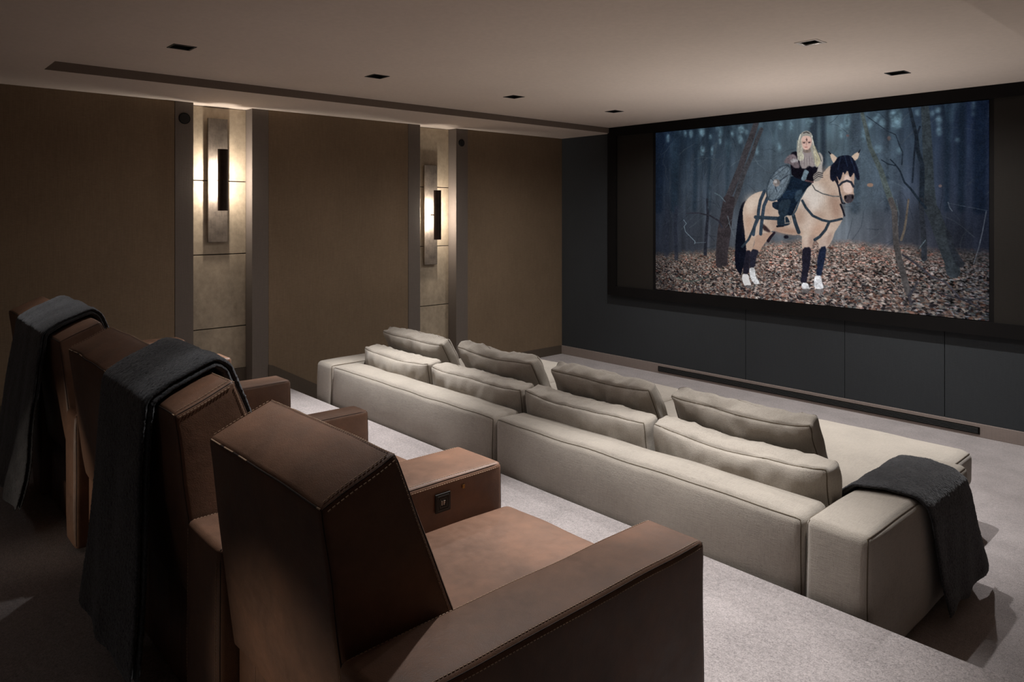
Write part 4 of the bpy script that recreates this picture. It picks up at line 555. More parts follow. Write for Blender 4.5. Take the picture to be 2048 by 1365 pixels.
('p',(92,70,72),0.4,1,[(536.8,73.4),(536.6,73.7),(536.2,74.0),(535.6,74.3),(534.8,74.4),(533.8,74.5),(532.7,74.4),(531.6,74.3),(530.5,74.1),(529.4,73.9),(528.5,73.5),(527.7,73.2),(527.1,72.8),(526.8,72.4),(526.7,72.0),(526.8,71.7),(527.2,71.4),(527.8,71.1),(528.7,71.0),(529.6,70.9),(530.7,71.0),(531.8,71.1),(533.0,71.3),(534.0,71.5),(535.0,71.9),(535.7,72.2),(536.3,72.6),(536.7,73.0)]),
('p',(92,70,72),0.4,1,[(553.1,73.3),(553.0,73.7),(552.7,74.1),(552.2,74.4),(551.5,74.7),(550.6,74.9),(549.7,75.0),(548.7,75.1),(547.7,75.1),(546.7,75.0),(545.8,74.8),(545.0,74.6),(544.5,74.3),(544.1,74.0),(543.9,73.6),(544.0,73.3),(544.3,72.9),(544.8,72.6),(545.5,72.3),(546.4,72.1),(547.3,71.9),(548.3,71.8),(549.3,71.8),(550.3,71.9),(551.2,72.1),(552.0,72.3),(552.5,72.6),(552.9,73.0)]),
('p',(30,24,30),0.2,1,[(534.2,72.9),(534.2,73.1),(534.0,73.4),(533.8,73.6),(533.5,73.8),(533.1,73.9),(532.6,74.0),(532.1,74.0),(531.7,73.9),(531.2,73.8),(530.8,73.6),(530.5,73.4),(530.2,73.1),(530.1,72.9),(530.0,72.6),(530.1,72.3),(530.2,72.1),(530.5,71.8),(530.8,71.7),(531.2,71.6),(531.7,71.5),(532.1,71.5),(532.6,71.6),(533.1,71.7),(533.5,71.9),(533.8,72.1),(534.0,72.3),(534.2,72.6)]),
('p',(30,24,30),0.2,1,[(550.2,73.6),(550.1,73.9),(550.0,74.1),(549.7,74.3),(549.4,74.5),(549.0,74.6),(548.5,74.7),(548.1,74.7),(547.6,74.6),(547.2,74.5),(546.8,74.3),(546.5,74.1),(546.2,73.8),(546.0,73.6),(546.0,73.3),(546.0,73.0),(546.2,72.8),(546.5,72.6),(546.8,72.4),(547.2,72.3),(547.6,72.2),(548.1,72.2),(548.5,72.3),(549.0,72.4),(549.4,72.6),(549.7,72.8),(550.0,73.0),(550.1,73.3)]),
('l',(130,92,84),0.4,0.8,1.7,1.7,[(526.6,69.0),(536.8,70.2)]),
('l',(130,92,84),0.4,0.8,1.7,1.7,[(543.5,70.3),(553.1,69.7)]),
('l',(176,130,118),0.6,0.7,3.0,2.1,[(540.1,72.1),(539.3,81.4)]),
('p',(158,88,84),0.3,1,[(543.5,86.6),(543.4,86.9),(543.0,87.2),(542.5,87.4),(541.8,87.6),(540.9,87.7),(539.9,87.8),(538.9,87.7),(537.8,87.6),(536.9,87.5),(536.0,87.2),(535.3,87.0),(534.7,86.7),(534.4,86.3),(534.2,86.0),(534.4,85.7),(534.7,85.4),(535.3,85.2),(536.0,85.0),(536.9,84.9),(537.8,84.8),(538.9,84.9),(539.9,85.0),(540.9,85.2),(541.8,85.4),(542.5,85.7),(543.0,86.0),(543.4,86.3)]),
('l',(60,40,42),0.3,1,2.1,2.1,[(540.1,60.2),(540.6,68.4)]),
('l',(60,40,42),0.3,1,1.7,1.7,[(538.0,64.1),(542.6,64.5)]),
('l',(70,66,66),0.6,1,3.4,3.4,[(531.3,43.9),(539.7,42.1),(548.1,46.1)]),
('l',(196,196,184),0.4,1,2.9,2.5,[(521.6,48.1),(516.4,68.3),(514.3,93.0),(514.7,117.8)]),
('l',(196,192,176),0.4,1,3.0,2.5,[(525.8,81.3),(523.3,101.8),(520.7,122.2)]),
('l',(196,194,182),0.4,1,2.9,2.5,[(556.4,54.9),(561.0,79.6),(565.9,104.3),(571.7,129.0)]),
('l',(40,48,56),0.4,1,2.0,1.6,[(558.5,59.1),(565.9,88.1),(579.0,114.0),(583.9,129.6)]),
('l',(182,174,172),0.5,0.5,1.7,1.3,[(514.3,110.3),(511.7,130.0)]),
('l',(96,84,92),0.5,0.5,1.8,1.3,[(518.1,113.4),(516.0,142.2)]),
('l',(182,174,172),0.5,0.5,1.7,1.3,[(522.0,116.5),(520.3,137.9)]),
('l',(96,84,92),0.5,0.5,1.7,1.3,[(525.8,119.6),(524.5,133.5)]),
('l',(182,174,172),0.5,0.5,1.7,1.3,[(529.6,122.7),(528.8,145.7)]),
('l',(96,84,92),0.5,0.5,1.7,1.3,[(533.4,113.5),(533.0,141.3)]),
('l',(182,174,172),0.5,0.5,1.7,1.3,[(537.2,116.5),(537.2,137.0)]),
('l',(96,84,92),0.5,0.5,1.6,1.2,[(541.0,119.6),(541.4,132.7)]),
('l',(182,174,172),0.5,0.5,1.7,1.3,[(544.7,122.7),(545.6,144.8)]),
('l',(96,84,92),0.5,0.5,1.7,1.3,[(548.5,113.5),(549.8,140.5)]),
('l',(182,174,172),0.5,0.5,1.6,1.2,[(552.3,116.6),(553.9,136.2)]),
('l',(96,84,92),0.5,0.5,1.7,1.2,[(556.0,119.6),(558.1,148.2)]),
('l',(182,174,172),0.5,0.5,1.7,1.3,[(559.7,122.7),(557.2,143.7)]),
('l',(96,84,92),0.5,0.5,1.7,1.3,[(563.4,113.5),(561.4,139.4)]),
('l',(182,174,172),0.5,0.5,1.6,1.2,[(567.2,116.6),(565.5,135.2)]),
('l',(96,84,92),0.5,0.5,1.6,1.2,[(570.9,119.6),(569.6,147.1)]),
('l',(214,208,180),0.3,0.55,1.3,1.3,[(512.2,63.9),(510.5,92.7),(515.6,119.9)]),
('l',(120,112,100),0.3,0.55,1.3,1.3,[(513.9,64.0),(512.6,92.8),(517.3,120.0)]),
('l',(214,208,180),0.3,0.55,1.3,1.3,[(515.6,64.1),(514.7,93.0),(519.0,120.1)]),
('l',(120,112,100),0.3,0.55,1.3,1.3,[(517.3,64.2),(516.9,93.1),(520.7,120.2)]),
('l',(214,208,180),0.3,0.55,1.3,1.3,[(519.0,64.4),(519.0,93.3),(522.4,120.2)]),
('l',(120,112,100),0.3,0.55,1.3,1.3,[(520.7,64.5),(521.1,93.4),(524.1,120.3)]),
('l',(214,208,180),0.3,0.55,1.3,1.3,[(522.4,64.6),(523.3,93.5),(525.8,120.4)]),
('l',(120,112,100),0.3,0.55,1.3,1.3,[(524.1,64.7),(525.4,93.7),(527.5,120.5)]),
('l',(214,208,180),0.3,0.55,1.3,1.3,[(525.8,64.9),(527.5,93.8),(529.2,120.6)]),
('l',(212,204,168),0.3,0.55,1.2,1.2,[(557.7,83.5),(563.4,112.3),(565.9,136.8)]),
('l',(120,108,84),0.3,0.55,1.2,1.2,[(558.5,83.5),(565.1,112.4),(568.0,136.9)]),
('l',(212,204,168),0.3,0.55,1.2,1.2,[(559.3,83.6),(566.7,112.5),(570.0,137.0)]),
('l',(120,108,84),0.3,0.55,1.3,1.3,[(560.1,83.7),(568.4,112.6),(572.1,137.1)]),
('l',(212,204,168),0.3,0.55,1.2,1.2,[(561.0,83.7),(570.0,112.7),(574.1,137.2)]),
('l',(120,108,84),0.3,0.55,1.2,1.2,[(561.8,83.8),(571.7,112.8),(576.2,137.3)]),
('l',(212,204,168),0.3,0.55,1.3,1.3,[(562.6,83.8),(573.3,112.9),(578.2,137.4)]),
('l',(120,108,84),0.3,0.55,1.3,1.3,[(563.4,83.9),(575.0,113.0),(580.3,137.5)]),
('l',(212,204,168),0.3,0.55,1.2,1.2,[(564.3,83.9),(576.6,113.1),(582.3,137.6)]),
('p',(58,70,82),0.4,1,[(482.8,133.6),(492.8,143.6),(493.7,166.6),(486.3,191.3),(473.2,216.1),(455.5,236.8),(435.3,245.0),(419.5,240.6),(412.2,223.4),(414.0,197.7),(424.0,172.4),(442.1,149.8),(462.1,135.9)]),
('p',(94,108,120),0.4,1,[(481.0,137.7),(488.9,145.5),(489.8,166.4),(482.3,190.4),(470.1,213.1),(453.7,232.5),(435.8,239.9),(423.1,236.3),(416.7,221.7),(418.5,198.7),(427.6,175.1),(444.8,153.7),(463.5,140.2)]),
('l',(58,68,80),0.3,1,1.9,1.9,[(428.5,174.7),(481.9,139.0)]),
('l',(58,68,80),0.3,0.6,1.9,1.9,[(421.7,232.1),(488.4,149.7)]),
('l',(48,56,68),0.3,1,3.1,3.1,[(452.8,185.3),(481.9,166.1)]),
('l',(48,56,68),0.3,1,3.1,3.1,[(442.1,197.6),(448.8,215.6)]),
('l',(60,70,80),0.3,1,3.1,3.1,[(440.3,184.0),(428.5,172.6)]),
('l',(62,74,86),0.3,1,1.3,1.3,[(419.5,206.4),(468.7,144.6)]),
('l',(62,74,86),0.3,1,1.3,1.3,[(442.1,237.4),(489.8,162.2)]),
('p',(120,112,110),0.4,1,[(457.7,188.4),(457.4,190.9),(456.6,193.3),(455.3,195.4),(453.5,197.1),(451.4,198.4),(449.0,199.2),(446.5,199.5),(444.1,199.1),(441.7,198.2),(439.6,196.8),(437.8,194.9),(436.4,192.7),(435.6,190.3),(435.3,187.7),(435.6,185.2),(436.4,182.8),(437.8,180.6),(439.6,178.9),(441.7,177.6),(444.1,176.8),(446.5,176.6),(449.0,177.0),(451.4,177.9),(453.5,179.3),(455.3,181.2),(456.6,183.4),(457.4,185.8)]),
('p',(170,166,166),1,1,[(449.2,184.3),(449.1,185.3),(448.7,186.3),(448.1,187.2),(447.2,187.9),(446.2,188.4),(445.1,188.7),(443.9,188.8),(442.7,188.6),(441.5,188.3),(440.5,187.7),(439.7,186.9),(439.0,186.0),(438.6,185.0),(438.5,184.0),(438.6,182.9),(439.0,182.0),(439.7,181.1),(440.5,180.4),(441.5,179.9),(442.7,179.6),(443.9,179.5),(445.1,179.6),(446.2,180.0),(447.2,180.6),(448.1,181.4),(448.7,182.3),(449.1,183.3)])]

# ------------------------------------------------------------------ the room
def struct(o): o['kind'] = 'structure'; return o
mb = MB()
mb.box(LX-0.2, RX, PY, FY, -0.12, 0.0)
o = struct(mb.build('floor', M_carpet))
# the raised rear platform is part of the stepped floor
bm = bmesh.new(); bm.from_mesh(o.data)
pb = MB().prism_x(LX-0.2, RX, [(BY, -0.12), (PY, -0.12), (PY, PZ-0.012), (PY-0.004, PZ-0.004), (PY-0.012, PZ), (BY, PZ)])
me = bpy.data.meshes.new('tmp'); me.from_pydata(pb.V, [], pb.F); bm.from_mesh(me)
bm.to_mesh(o.data); bm.free(); bpy.data.meshes.remove(me)

def plate_holes(name, x0, x1, y0, y1, z, holes, mat, h=HALF):
    xs = sorted({x0, x1} | {v for hx, hy in holes for v in (hx-h, hx+h)})
    ys = sorted({y0, y1} | {v for hx, hy in holes for v in (hy-h, hy+h)})
    idx = {}; V = []; F = []
    def vi(x, y):
        if (x, y) not in idx: idx[(x, y)] = len(V); V.append((x, y, z))
        return idx[(x, y)]
    for i in range(len(xs)-1):
        for j in range(len(ys)-1):
            cx, cy = (xs[i]+xs[i+1])/2, (ys[j]+ys[j+1])/2
            if any(abs(cx-hx) < h and abs(cy-hy) < h for hx, hy in holes): continue
            F.append((vi(xs[i], ys[j]), vi(xs[i], ys[j+1]), vi(xs[i+1], ys[j+1]), vi(xs[i+1], ys[j])))
    return V, F
V, F = plate_holes('ceiling', CX0, CX1, CY0, FY+0.02, ZC, LAMPS, M_ceil)
cb = MB().add(V, F)
# fabric joints in the raised field
struct(cb.build('ceiling', M_ceil))
V, F = plate_holes('s', LX-0.2, RX+0.02, BY, CY0, ZS, REAR_FILLS, M_ceil)
sb = MB().add(V, F)
sb.add([(LX-0.2, CY0, ZS), (LX-0.2, FY, ZS), (CX0, FY, ZS), (CX0, CY0, ZS)], [(0, 1, 2, 3)])
sb.add([(CX1, CY0, ZS), (CX1, FY, ZS), (RX+0.02, FY, ZS), (RX+0.02, CY0, ZS)], [(0, 1, 2, 3)])
struct(sb.build('ceiling', M_ceil)); 
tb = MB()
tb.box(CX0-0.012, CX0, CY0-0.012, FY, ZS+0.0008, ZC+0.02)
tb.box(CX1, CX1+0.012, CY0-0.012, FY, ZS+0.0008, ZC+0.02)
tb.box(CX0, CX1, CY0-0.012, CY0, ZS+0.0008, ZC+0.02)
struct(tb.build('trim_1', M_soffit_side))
struct(MB().box(LX-0.3, RX+0.1, BY-0.05, FY+0.1, ZC+0.2, ZC+0.25).build('ceiling', M_can))   # slab above the void

NI = [(2.03, 2.516), (4.257, 4.72)]                 # niches in the left wall
PIL = [(1.89, 2.03), (2.516, 2.66), (4.115, 4.257), (4.72, 4.876)]
wb = MB()
for y0, y1 in ((BY, 1.89), (2.66, 4.115), (4.876, FY)):
    wb.box(LX-0.2, LX, y0+0.003, y1-0.003, 0.0 if y0 > 3 else (0.0), ZS)
struct(wb.build('wall_left', M_wall))
for k, (y0, y1) in enumerate(PIL):
    struct(MB().box(LX-0.2, LX+0.004, y0, y1, 0, ZS).build('trim_%d' % (2+k), M_pil))
k = 6
for ni, (y0, y1) in enumerate(NI):
    zb = [(0.36 if ni == 0 else 0.10), 0.727, 1.352, 1.975, 2.60]
    pb = MB()
    for a, b_ in zip(zb[:-1], zb[1:]): pb.box(LX-0.16, LX-0.13, y0+0.001, y1-0.001, a+0.004, b_-0.004)
    struct(pb.build('trim_%d' % k, M_stone, bevel=0.0015, seg=1)); k += 1
    gb = MB().box(LX-0.2, LX-0.162, y0, y1, 0, ZS)
    struct(gb.build('trim_%d' % k, M_gap)); k += 1
    sbb = MB().box(LX-0.16, LX-0.12, y0, y1, PZ if ni == 0 else 0, zb[0])
    struct(sbb.build('trim_%d' % k, M_skirt2)); k += 1
struct(MB().box(LX-0.2, RX, FY, FY+0.1, 0, ZC+0.1).build('wall_front', M_gap))
# black cloth panels on the front wall with open joints between them
seams = [LX, -3.645, -2.705, -1.93, -1.07, -0.2, RX]
fb = MB()
for a, b_ in zip(seams[:-1], seams[1:]): fb.box(a+0.0025, b_-0.0025, FY-0.014, FY, 0.10, ZC)
struct(fb.build('trim_%d' % k, M_black)); k += 1
struct(MB().box(RX, RX+0.1, BY, FY, 0, ZC).build('wall_right', M_wall))
struct(MB().box(LX-0.2, RX, BY-0.1, BY, 0, ZC).build('wall_back', M_wall))
# skirtings
struct(MB().box(LX, RX, FY-0.03, FY, 0, 0.10).build('baseboard_front', M_skirt, bevel=0.002, seg=1))
bb = MB()
prof = [(3.13, 0.0), (4.257, 0.0), (4.257, 0.105), (3.13, 0.12)]
bb.prism_x(LX, LX+0.012, [(2.66, 0.24), (2.68, 0.0), (4.115, 0.0), (4.115, 0.105), (3.16, 0.115), (2.70, 0.372), (2.66, 0.385)])
bb.box(LX, LX+0.012, 4.876, FY-0.03, 0, 0.102)
bb.box(LX, LX+0.012, BY, 1.89, PZ, PZ+0.12)
struct(bb.build('baseboard_left', M_skirt2))
# linear air grille set in the front skirting
gr = empty('air_grille', (-3.17, FY-0.03, 0.05))
tag(gr, 'long dark linear air grille set into the skirting under the screen', 'vent')
MB().box(-1.485, 1.485, -0.006, 0.0, -0.026, 0.026).build('frame', M_gap, gr)
g = MB()
for z in (-0.016, -0.005, 0.006, 0.017): g.box(-1.475, 1.475, -0.010, -0.006, z-0.003, z+0.003)
g.build('slats', M_grille, gr)

for x in (-1.52, -3.62):                            # plates for the added back wall fills, out of view
    struct(MB().box(x-0.05, x+0.05, BY, BY+0.008, 0.37, 0.47).build('trim_%d' % k, M_trimw)); k += 1
ub = MB().box(-3.22, -1.88, 5.01, 5.09, 0.0, 0.012).box(-3.22, -1.88, 5.01, 5.022, 0.012, 0.05).box(-3.22, -1.88, 5.078, 5.09, 0.012, 0.05)
struct(ub.build('trim_%d' % k, M_can)); k += 1      # channel around the added floor fill, unseen behind the sofa
# ------------------------------------------------------------------ recessed downlights
names = {0: 'square recessed downlight nearest the rear ceiling edge, above the first wall lamp',
         1: 'square recessed downlight in the left row, between the two wall lamps',
         2: 'third square recessed downlight of the left row, level with the far wall lamp',
         3: 'square recessed downlight near the left top corner of the screen',
         4: 'square downlight above the near end of the leather seats',
         5: 'square downlight above the platform edge in the right row',
         6: 'square recessed downlight with bright pale rim above the rider on screen',
         7: 'square recessed downlight close to the screen top, right of the pale rimmed one'}
def downlight(x, y, z, label):
    t = empty('recessed_downlight', (x, y, z)); tag(t, label, 'downlight', 'recessed square ceiling downlights')
    h = HALF; b = MB(); e = 0.003; d = 0.09
    b.box(-h-0.006, -h, -h-0.006, h+0.006, 0, d); b.box(h, h+0.006, -h-0.006, h+0.006, 0, d)
    b.box(-h, h, -h-0.006, -h, 0, d); b.box(-h, h, h, h+0.006, 0, d); b.box(-h, h, -h, h, d-0.006, d)
    b.build('housing', M_can, t)
    f = MB(); a = h+0.006; i = h-(0.010 if 'bright' in label else 0.005)
    f.box(-a, -i, -a, a, -0.003, 0.004); f.box(i, a, -a, a, -0.003, 0.004); f.box(-i, i, -a, -i, -0.003, 0.004); f.box(-i, i, i, a, -0.003, 0.004)
    f.build('trim_ring', M_trimw if 'rim' in label and 'bright' in label else M_can, t)
    MB().cyl((0, 0, d-0.014), 0.024, 0.008, n=24).build('lamp', M_lens, t)
    return t
for i, (x, y) in enumerate(LAMPS):
    if i in (4, 5): continue
    downlight(x, y, ZC, names[i])

# ------------------------------------------------------------------ projection screen
sc = empty('projection_screen', (-3.15, FY-0.014, 0.78))
tag(sc, 'wide black framed wall screen showing a rider on a pale horse in a wood', 'screen')
x0, x1 = -5.32, -0.98; zb, zt = 0.782, ZC-0.001
def lx(x): return x + 3.15
def lz(z): return z - 0.78
f = MB()
f.box(lx(x0), lx(-5.20), -0.06, 0, lz(zb), lz(zt)); f.box(lx(-1.10), lx(x1), -0.06, 0, lz(zb), lz(zt))
f.box(lx(-5.20), lx(-1.10), -0.06, 0, lz(zb), lz(0.885)); f.box(lx(-5.20), lx(-1.10), -0.06, 0, lz(2.562), lz(zt))
f.box(lx(-5.20), lx(-1.10), -0.008, 0, lz(0.885), lz(2.562))
f.build('frame', M_frame, sc)
for a, b_ in ((-5.20, -4.712), (-1.588, -1.10)):
    MB().box(lx(a), lx(b_), -0.034, -0.010, lz(0.885), lz(2.562)).build('side_masking', M_mask, sc)

W_, H_ = 880, 480
def vnoise(cx, cy, oct=3, seed=0, pers=0.5):
    r = np.random.default_rng(seed); out = np.zeros((H_, W_)); amp = 1; tot = 0
    for k in range(oct):
        nx, ny = max(2, int(cx*2**k)), max(2, int(cy*2**k)); g = r.random((ny+2, nx+2))
        X = np.linspace(0, nx, W_, endpoint=False); Y = np.linspace(0, ny, H_, endpoint=False)
        xi = X.astype(int); yi = Y.astype(int); fx = X-xi; fy = Y-yi
        fx = fx*fx*(3-2*fx); fy = fy*fy*(3-2*fy)
        a = g[yi][:, xi]; b = g[yi][:, xi+1]; c = g[yi+1][:, xi]; d = g[yi+1][:, xi+1]
        out += amp*((a*(1-fx)+b*fx)*(1-fy)[:, None] + (c*(1-fx)+d*fx)*fy[:, None]); tot += amp; amp *= pers
    return out/tot
def blur(m, s):
    if s < 0.3: return m
    n = int(math.ceil(2.5*s)); k = np.exp(-0.5*(np.arange(-n, n+1)/s)**2); k /= k.sum()
    m = np.apply_along_axis(lambda v: np.convolve(v, k, 'same'), 0, m)
    return np.apply_along_axis(lambda v: np.convolve(v, k, 'same'), 1, m)
def interp_rows(x, xs, cols):
    cols = np.array(cols, float); return np.stack([np.interp(x, xs, cols[:, i]) for i in range(3)], -1)
def paint():
    u = np.linspace(0, 1, W_); v = np.linspace(0, 1, H_)
    top = interp_rows(u, [0, .12, .35, .6, .8, 1], [(14,26,46),(28,42,58),(46,60,72),(74,94,106),(42,56,70),(14,22,42)])
    mid = interp_rows(u, [0, .12, .35, .6, .8, 1], [(22,30,44),(44,54,66),(66,76,88),(96,112,122),(54,64,80),(26,34,52)])
    bot = interp_rows(u, [0, .12, .35, .6, .8, 1], [(28,32,42),(48,52,62),(74,78,86),(106,112,120),(64,66,76),(30,34,48)])
    vv = v[:, None, None]
    img = np.where(vv < 0.35, top[None]*(1-vv/0.35)+mid[None]*(vv/0.35), mid[None]*(1-np.clip((vv-.35)/.35, 0, 1))+bot[None]*np.clip((vv-.35)/.35, 0, 1))
    st = vnoise(34, 3, 3, 3); st2 = vnoise(110, 5, 2, 5); fog = vnoise(6, 5, 3, 9)
    img = img*(0.62+0.52*st+0.24*st2)[..., None]*(0.8+0.4*fog)[..., None]
    # bright sky between the trunks near the top
    sky = np.clip((vnoise(46, 9, 2, 21)-0.60)*5, 0, 1)*np.clip(1-v/0.32, 0, 1)[:, None]*np.interp(u, [0, .08, .3, .9, 1], [0.1, .5, 1, .7, .1])[None]
    img = img*(1-sky[..., None]*0.45)+np.array((104, 142, 160))*sky[..., None]*0.45
    hz = np.interp(u*1000, [0, 150, 300, 430, 560, 1000], [412, 400, 385, 362, 350, 365])/544
    hz = hz+(vnoise(40, 2, 2, 33)[0]-0.5)*0.03
    dep = np.clip((v[:, None]-hz[None])/(1-hz[None]), 0, 1)
    g = np.clip((v[:, None]-hz[None])/0.035, 0, 1)
    far = interp_rows(u, [0, .2, .5, .75, 1], [(58,52,50),(96,84,76),(136,116,106),(118,100,92),(52,50,52)])
    near = interp_rows(u, [0, .12, .5, .75, 1], [(42,38,40),(92,82,78),(112,96,92),(96,88,86),(52,54,60)])
    gr_ = far[None]*(1-dep[..., None])+near[None]*dep[..., None]
    n1 = vnoise(300, 250, 2, 41); n2 = vnoise(150, 170, 2, 43); n3 = vnoise(110, 150, 2, 47); n4 = vnoise(24, 20, 3, 49)
    det = np.where(dep < .35, n1*.6+n2*.4, n1*.35+n2*.65)
    con = (0.35+0.95*np.clip(dep*2.4, 0, 1))
    k_ = 1+(det-0.5)*3.1*con
    gr_ = gr_*np.clip(k_, 0.16, 2.0)[..., None]*(0.72+0.56*n4)[..., None]
    red = np.clip((n3-0.60)*6, 0, 1)*0.55
    gr_ = gr_*(1-red[..., None])+gr_*np.array((1.18, 0.72, 0.62))*red[..., None]
    teal = np.clip((vnoise(120, 130, 2, 53)-0.62)*6, 0, 1)*0.5
    gr_ = gr_*(1-teal[..., None])+gr_*np.array((0.8, 1.05, 1.1))*teal[..., None]
    img = img*(1-g[..., None])+gr_*g[..., None]
    sx = W_/1000.0; sy = H_/544.0
    texf = 1+(vnoise(260, 150, 2, 91)-0.5)*0.42+(vnoise(60, 36, 2, 92)-0.5)*0.34
    texg = 1+(vnoise(90, 60, 3, 93)-0.5)*1.3
    rr = np.random.default_rng(17)
    def splat(cx, cy, rx, ry, an, col, al):
        R_ = int(max(rx, ry)*1.6)+2
        xa, xb = max(int(cx)-R_, 0), min(int(cx)+R_+1, W_); ya, yb = max(int(cy)-R_, 0), min(int(cy)+R_+1, H_)
        if xb <= xa or yb <= ya: return
        X, Y = np.meshgrid(np.arange(xa, xb)-cx, np.arange(ya, yb)-cy); c, s_ = math.cos(an), math.sin(an)
        d = np.sqrt(((X*c+Y*s_)/rx)**2+((Y*c-X*s_)/ry)**2); m = (np.clip((1.25-d)*2.5, 0, 1)*al)[..., None]
        img[ya:yb, xa:xb] = img[ya:yb, xa:xb]*(1-m)+np.array(col, float)*m
    pal = np.array([(150,132,122),(172,156,146),(128,96,82),(104,66,54),(84,72,68),(60,52,54),(196,180,170),(122,116,114),(140,104,90),(40,36,42),(30,28,34),(92,96,96)], float)
    N_ = 5200
    yy = np.sort(rr.random(N_)**0.8)
    for q in yy:
        x = rr.random(); h_ = np.interp(x*(W_-1), np.arange(W_), hz); y_ = h_+(1-h_)*q
        if q < 0.02: continue
        sz = 1.0+3.2*q; edge = np.interp(x, [0, .12, .5, .8, 1], [.50, .78, 1.0, .86, .58])
        col = pal[rr.integers(len(pal))]*edge*(0.8+0.4*rr.random())
        splat(x*W_, y_*H_, sz*(0.8+0.9*rr.random()), sz*(0.32+0.35*rr.random()), rr.normal(0, 0.5), col, (0.35+0.5*min(1, q*3)))
    def comp(pts, col, soft, al, width=None):
        nonlocal img
        P = np.array(pts, float)*np.array((sx, sy)); s = max(0.55, soft*0.9)
        pad = int(3*s+ (width or 0) + 3)
        xa, ya = np.floor(P.min(0)).astype(int)-pad; xb, yb = np.ceil(P.max(0)).astype(int)+pad
        xa, ya = max(xa, 0), max(ya, 0); xb, yb = min(xb, W_), min(yb, H_)
        if xb <= xa or yb <= ya: return
        X, Y = np.meshgrid(np.arange(xa, xb)+.5, np.arange(ya, yb)+.5)
        if width is None:
            Q = P                        # one corner-cutting pass keeps outlines organic
            Q = np.concatenate([[0.78*Q[i]+0.22*Q[(i+1)%len(Q)], 0.22*Q[i]+0.78*Q[(i+1)%len(Q)]] for i in range(len(Q))])
            m = np.zeros(X.shape, bool); j = len(Q)-1
            for i in range(len(Q)):
                xi, yi = Q[i]; xj, yj = Q[j]
                if yi != yj:
                    m ^= ((yi > Y) != (yj > Y)) & (X < (xj-xi)*(Y-yi)/(yj-yi)+xi)
                j = i
            m = blur(m.astype(float), s)
        else:
            m = np.zeros(X.shape); n = len(P); w0, w1 = pts_w
            for i in range(n-1):
                a, b = P[i], P[i+1]; d = b-a; L2 = max(d@d, 1e-6)
                tt = np.clip(((X-a[0])*d[0]+(Y-a[1])*d[1])/L2, 0, 1)
                dist = np.hypot(X-a[0]-tt*d[0], Y-a[1]-tt*d[1])
                wd = (w0+(w1-w0)*(i+tt)/(n-1))*sx*0.5
                m = np.maximum(m, np.clip((wd-dist)/(2*s)+0.5, 0, 1)*np.clip(wd*2/0.9, 0, 1))
        m = (m*al)[..., None]
        tx = (texg if tuple(col) == (122, 160, 176) else texf)[ya:yb, xa:xb, None]
        if width is None and max(col) > 130 and col[0] > col[2]: tx = 1+(tx-1)*0.18
        col = np.clip(np.array(col, float)*tx, 0, 255)
        img[ya:yb, xa:xb] = img[ya:yb, xa:xb]*(1-m)+np.array(col, float)*m
    for k in range(190):                    # web of thin out-of-focus twigs
        x = rr.random()*1000; y = rr.random()*400; a = rr.normal(-1.3, 0.7); L_ = 30+90*rr.random(); P_ = [(x, y)]
        for _ in range(5):
            a += rr.normal(0, 0.25); x += math.cos(a)*L_/5; y += math.sin(a)*L_/5; P_.append((x, min(y, 400)))
        c_ = np.interp(x, [0, 300, 600, 1000], [.62, .9, 1.1, .6]); dk = rr.random() < 0.5
        pts_w = (2.2, 1.2); comp(P_, np.array((26, 34, 44) if dk else (98, 110, 118))*c_, 0.9, 0.16+0.30*rr.random(), 3)
    for a in ART:
        if a[0] == 'p': comp(a[4], a[1], a[2], a[3])
        else:
            pts_w = (a[4], a[5]); comp(a[6], a[1], a[2], a[3], max(pts_w))
    grain = (vnoise(500, 300, 1, 77)-0.5)*10
    gy = img.mean(2, keepdims=True); img = (gy+(img-gy)*0.86)*0.97
    return np.clip(img+grain[..., None], 2, 250)

img = lin(paint())
px = np.linspace(lx(-4.675), lx(-1.62), W_+1); pz = np.linspace(lz(2.554), lz(0.892), H_+1)
GX, GZ = np.meshgrid(px, pz)
co = np.zeros(((W_+1)*(H_+1), 3)); co[:, 0] = GX.ravel(); co[:, 1] = -0.036; co[:, 2] = GZ.ravel()
me = bpy.data.meshes.new('picture')
me.vertices.add(len(co)); me.vertices.foreach_set('co', co.ravel())
ii, jj = np.meshgrid(np.arange(H_), np.arange(W_), indexing='ij'); base = ii*(W_+1)+jj
quads = np.stack([base, base+(W_+1), base+(W_+1)+1, base+1], -1).reshape(-1, 4)
nf = len(quads); me.loops.add(nf*4); me.polygons.add(nf)
me.loops.foreach_set('vertex_index', quads.ravel().astype(np.int32))
me.polygons.foreach_set('loop_start', np.arange(0, nf*4, 4, dtype=np.int32))
me.update(calc_edges=True)
at = me.color_attributes.new('picture', 'FLOAT_COLOR', 'POINT')
ip = np.pad(img, ((0, 1), (0, 1), (0, 0)), mode='edge')
cc = np.ones(((W_+1)*(H_+1), 4), np.float32); cc[:, :3] = ip.reshape(-1, 3)
at.data.foreach_set('color', cc.ravel())
m = bpy.data.materials.new('screen_picture'); m.use_nodes = True; t = m.node_tree; t.nodes.clear()
e = t.nodes.new('ShaderNodeEmission'); oo = t.nodes.new('ShaderNodeOutputMaterial'); va = t.nodes.new('ShaderNodeVertexColor'); va.layer_name = 'picture'
t.links.new(va.outputs[0], e.inputs[0]); e.inputs[1].default_value = 1.0; t.links.new(e.outputs[0], oo.inputs[0])
me.materials.append(m)
pic = bpy.data.objects.new('picture', me); C.objects.link(pic); pic.parent = sc
MB().box(lx(-4.712), lx(-1.588), -0.032, -0.012, lz(0.885), lz(2.562)).build('backing', M_frame, sc)

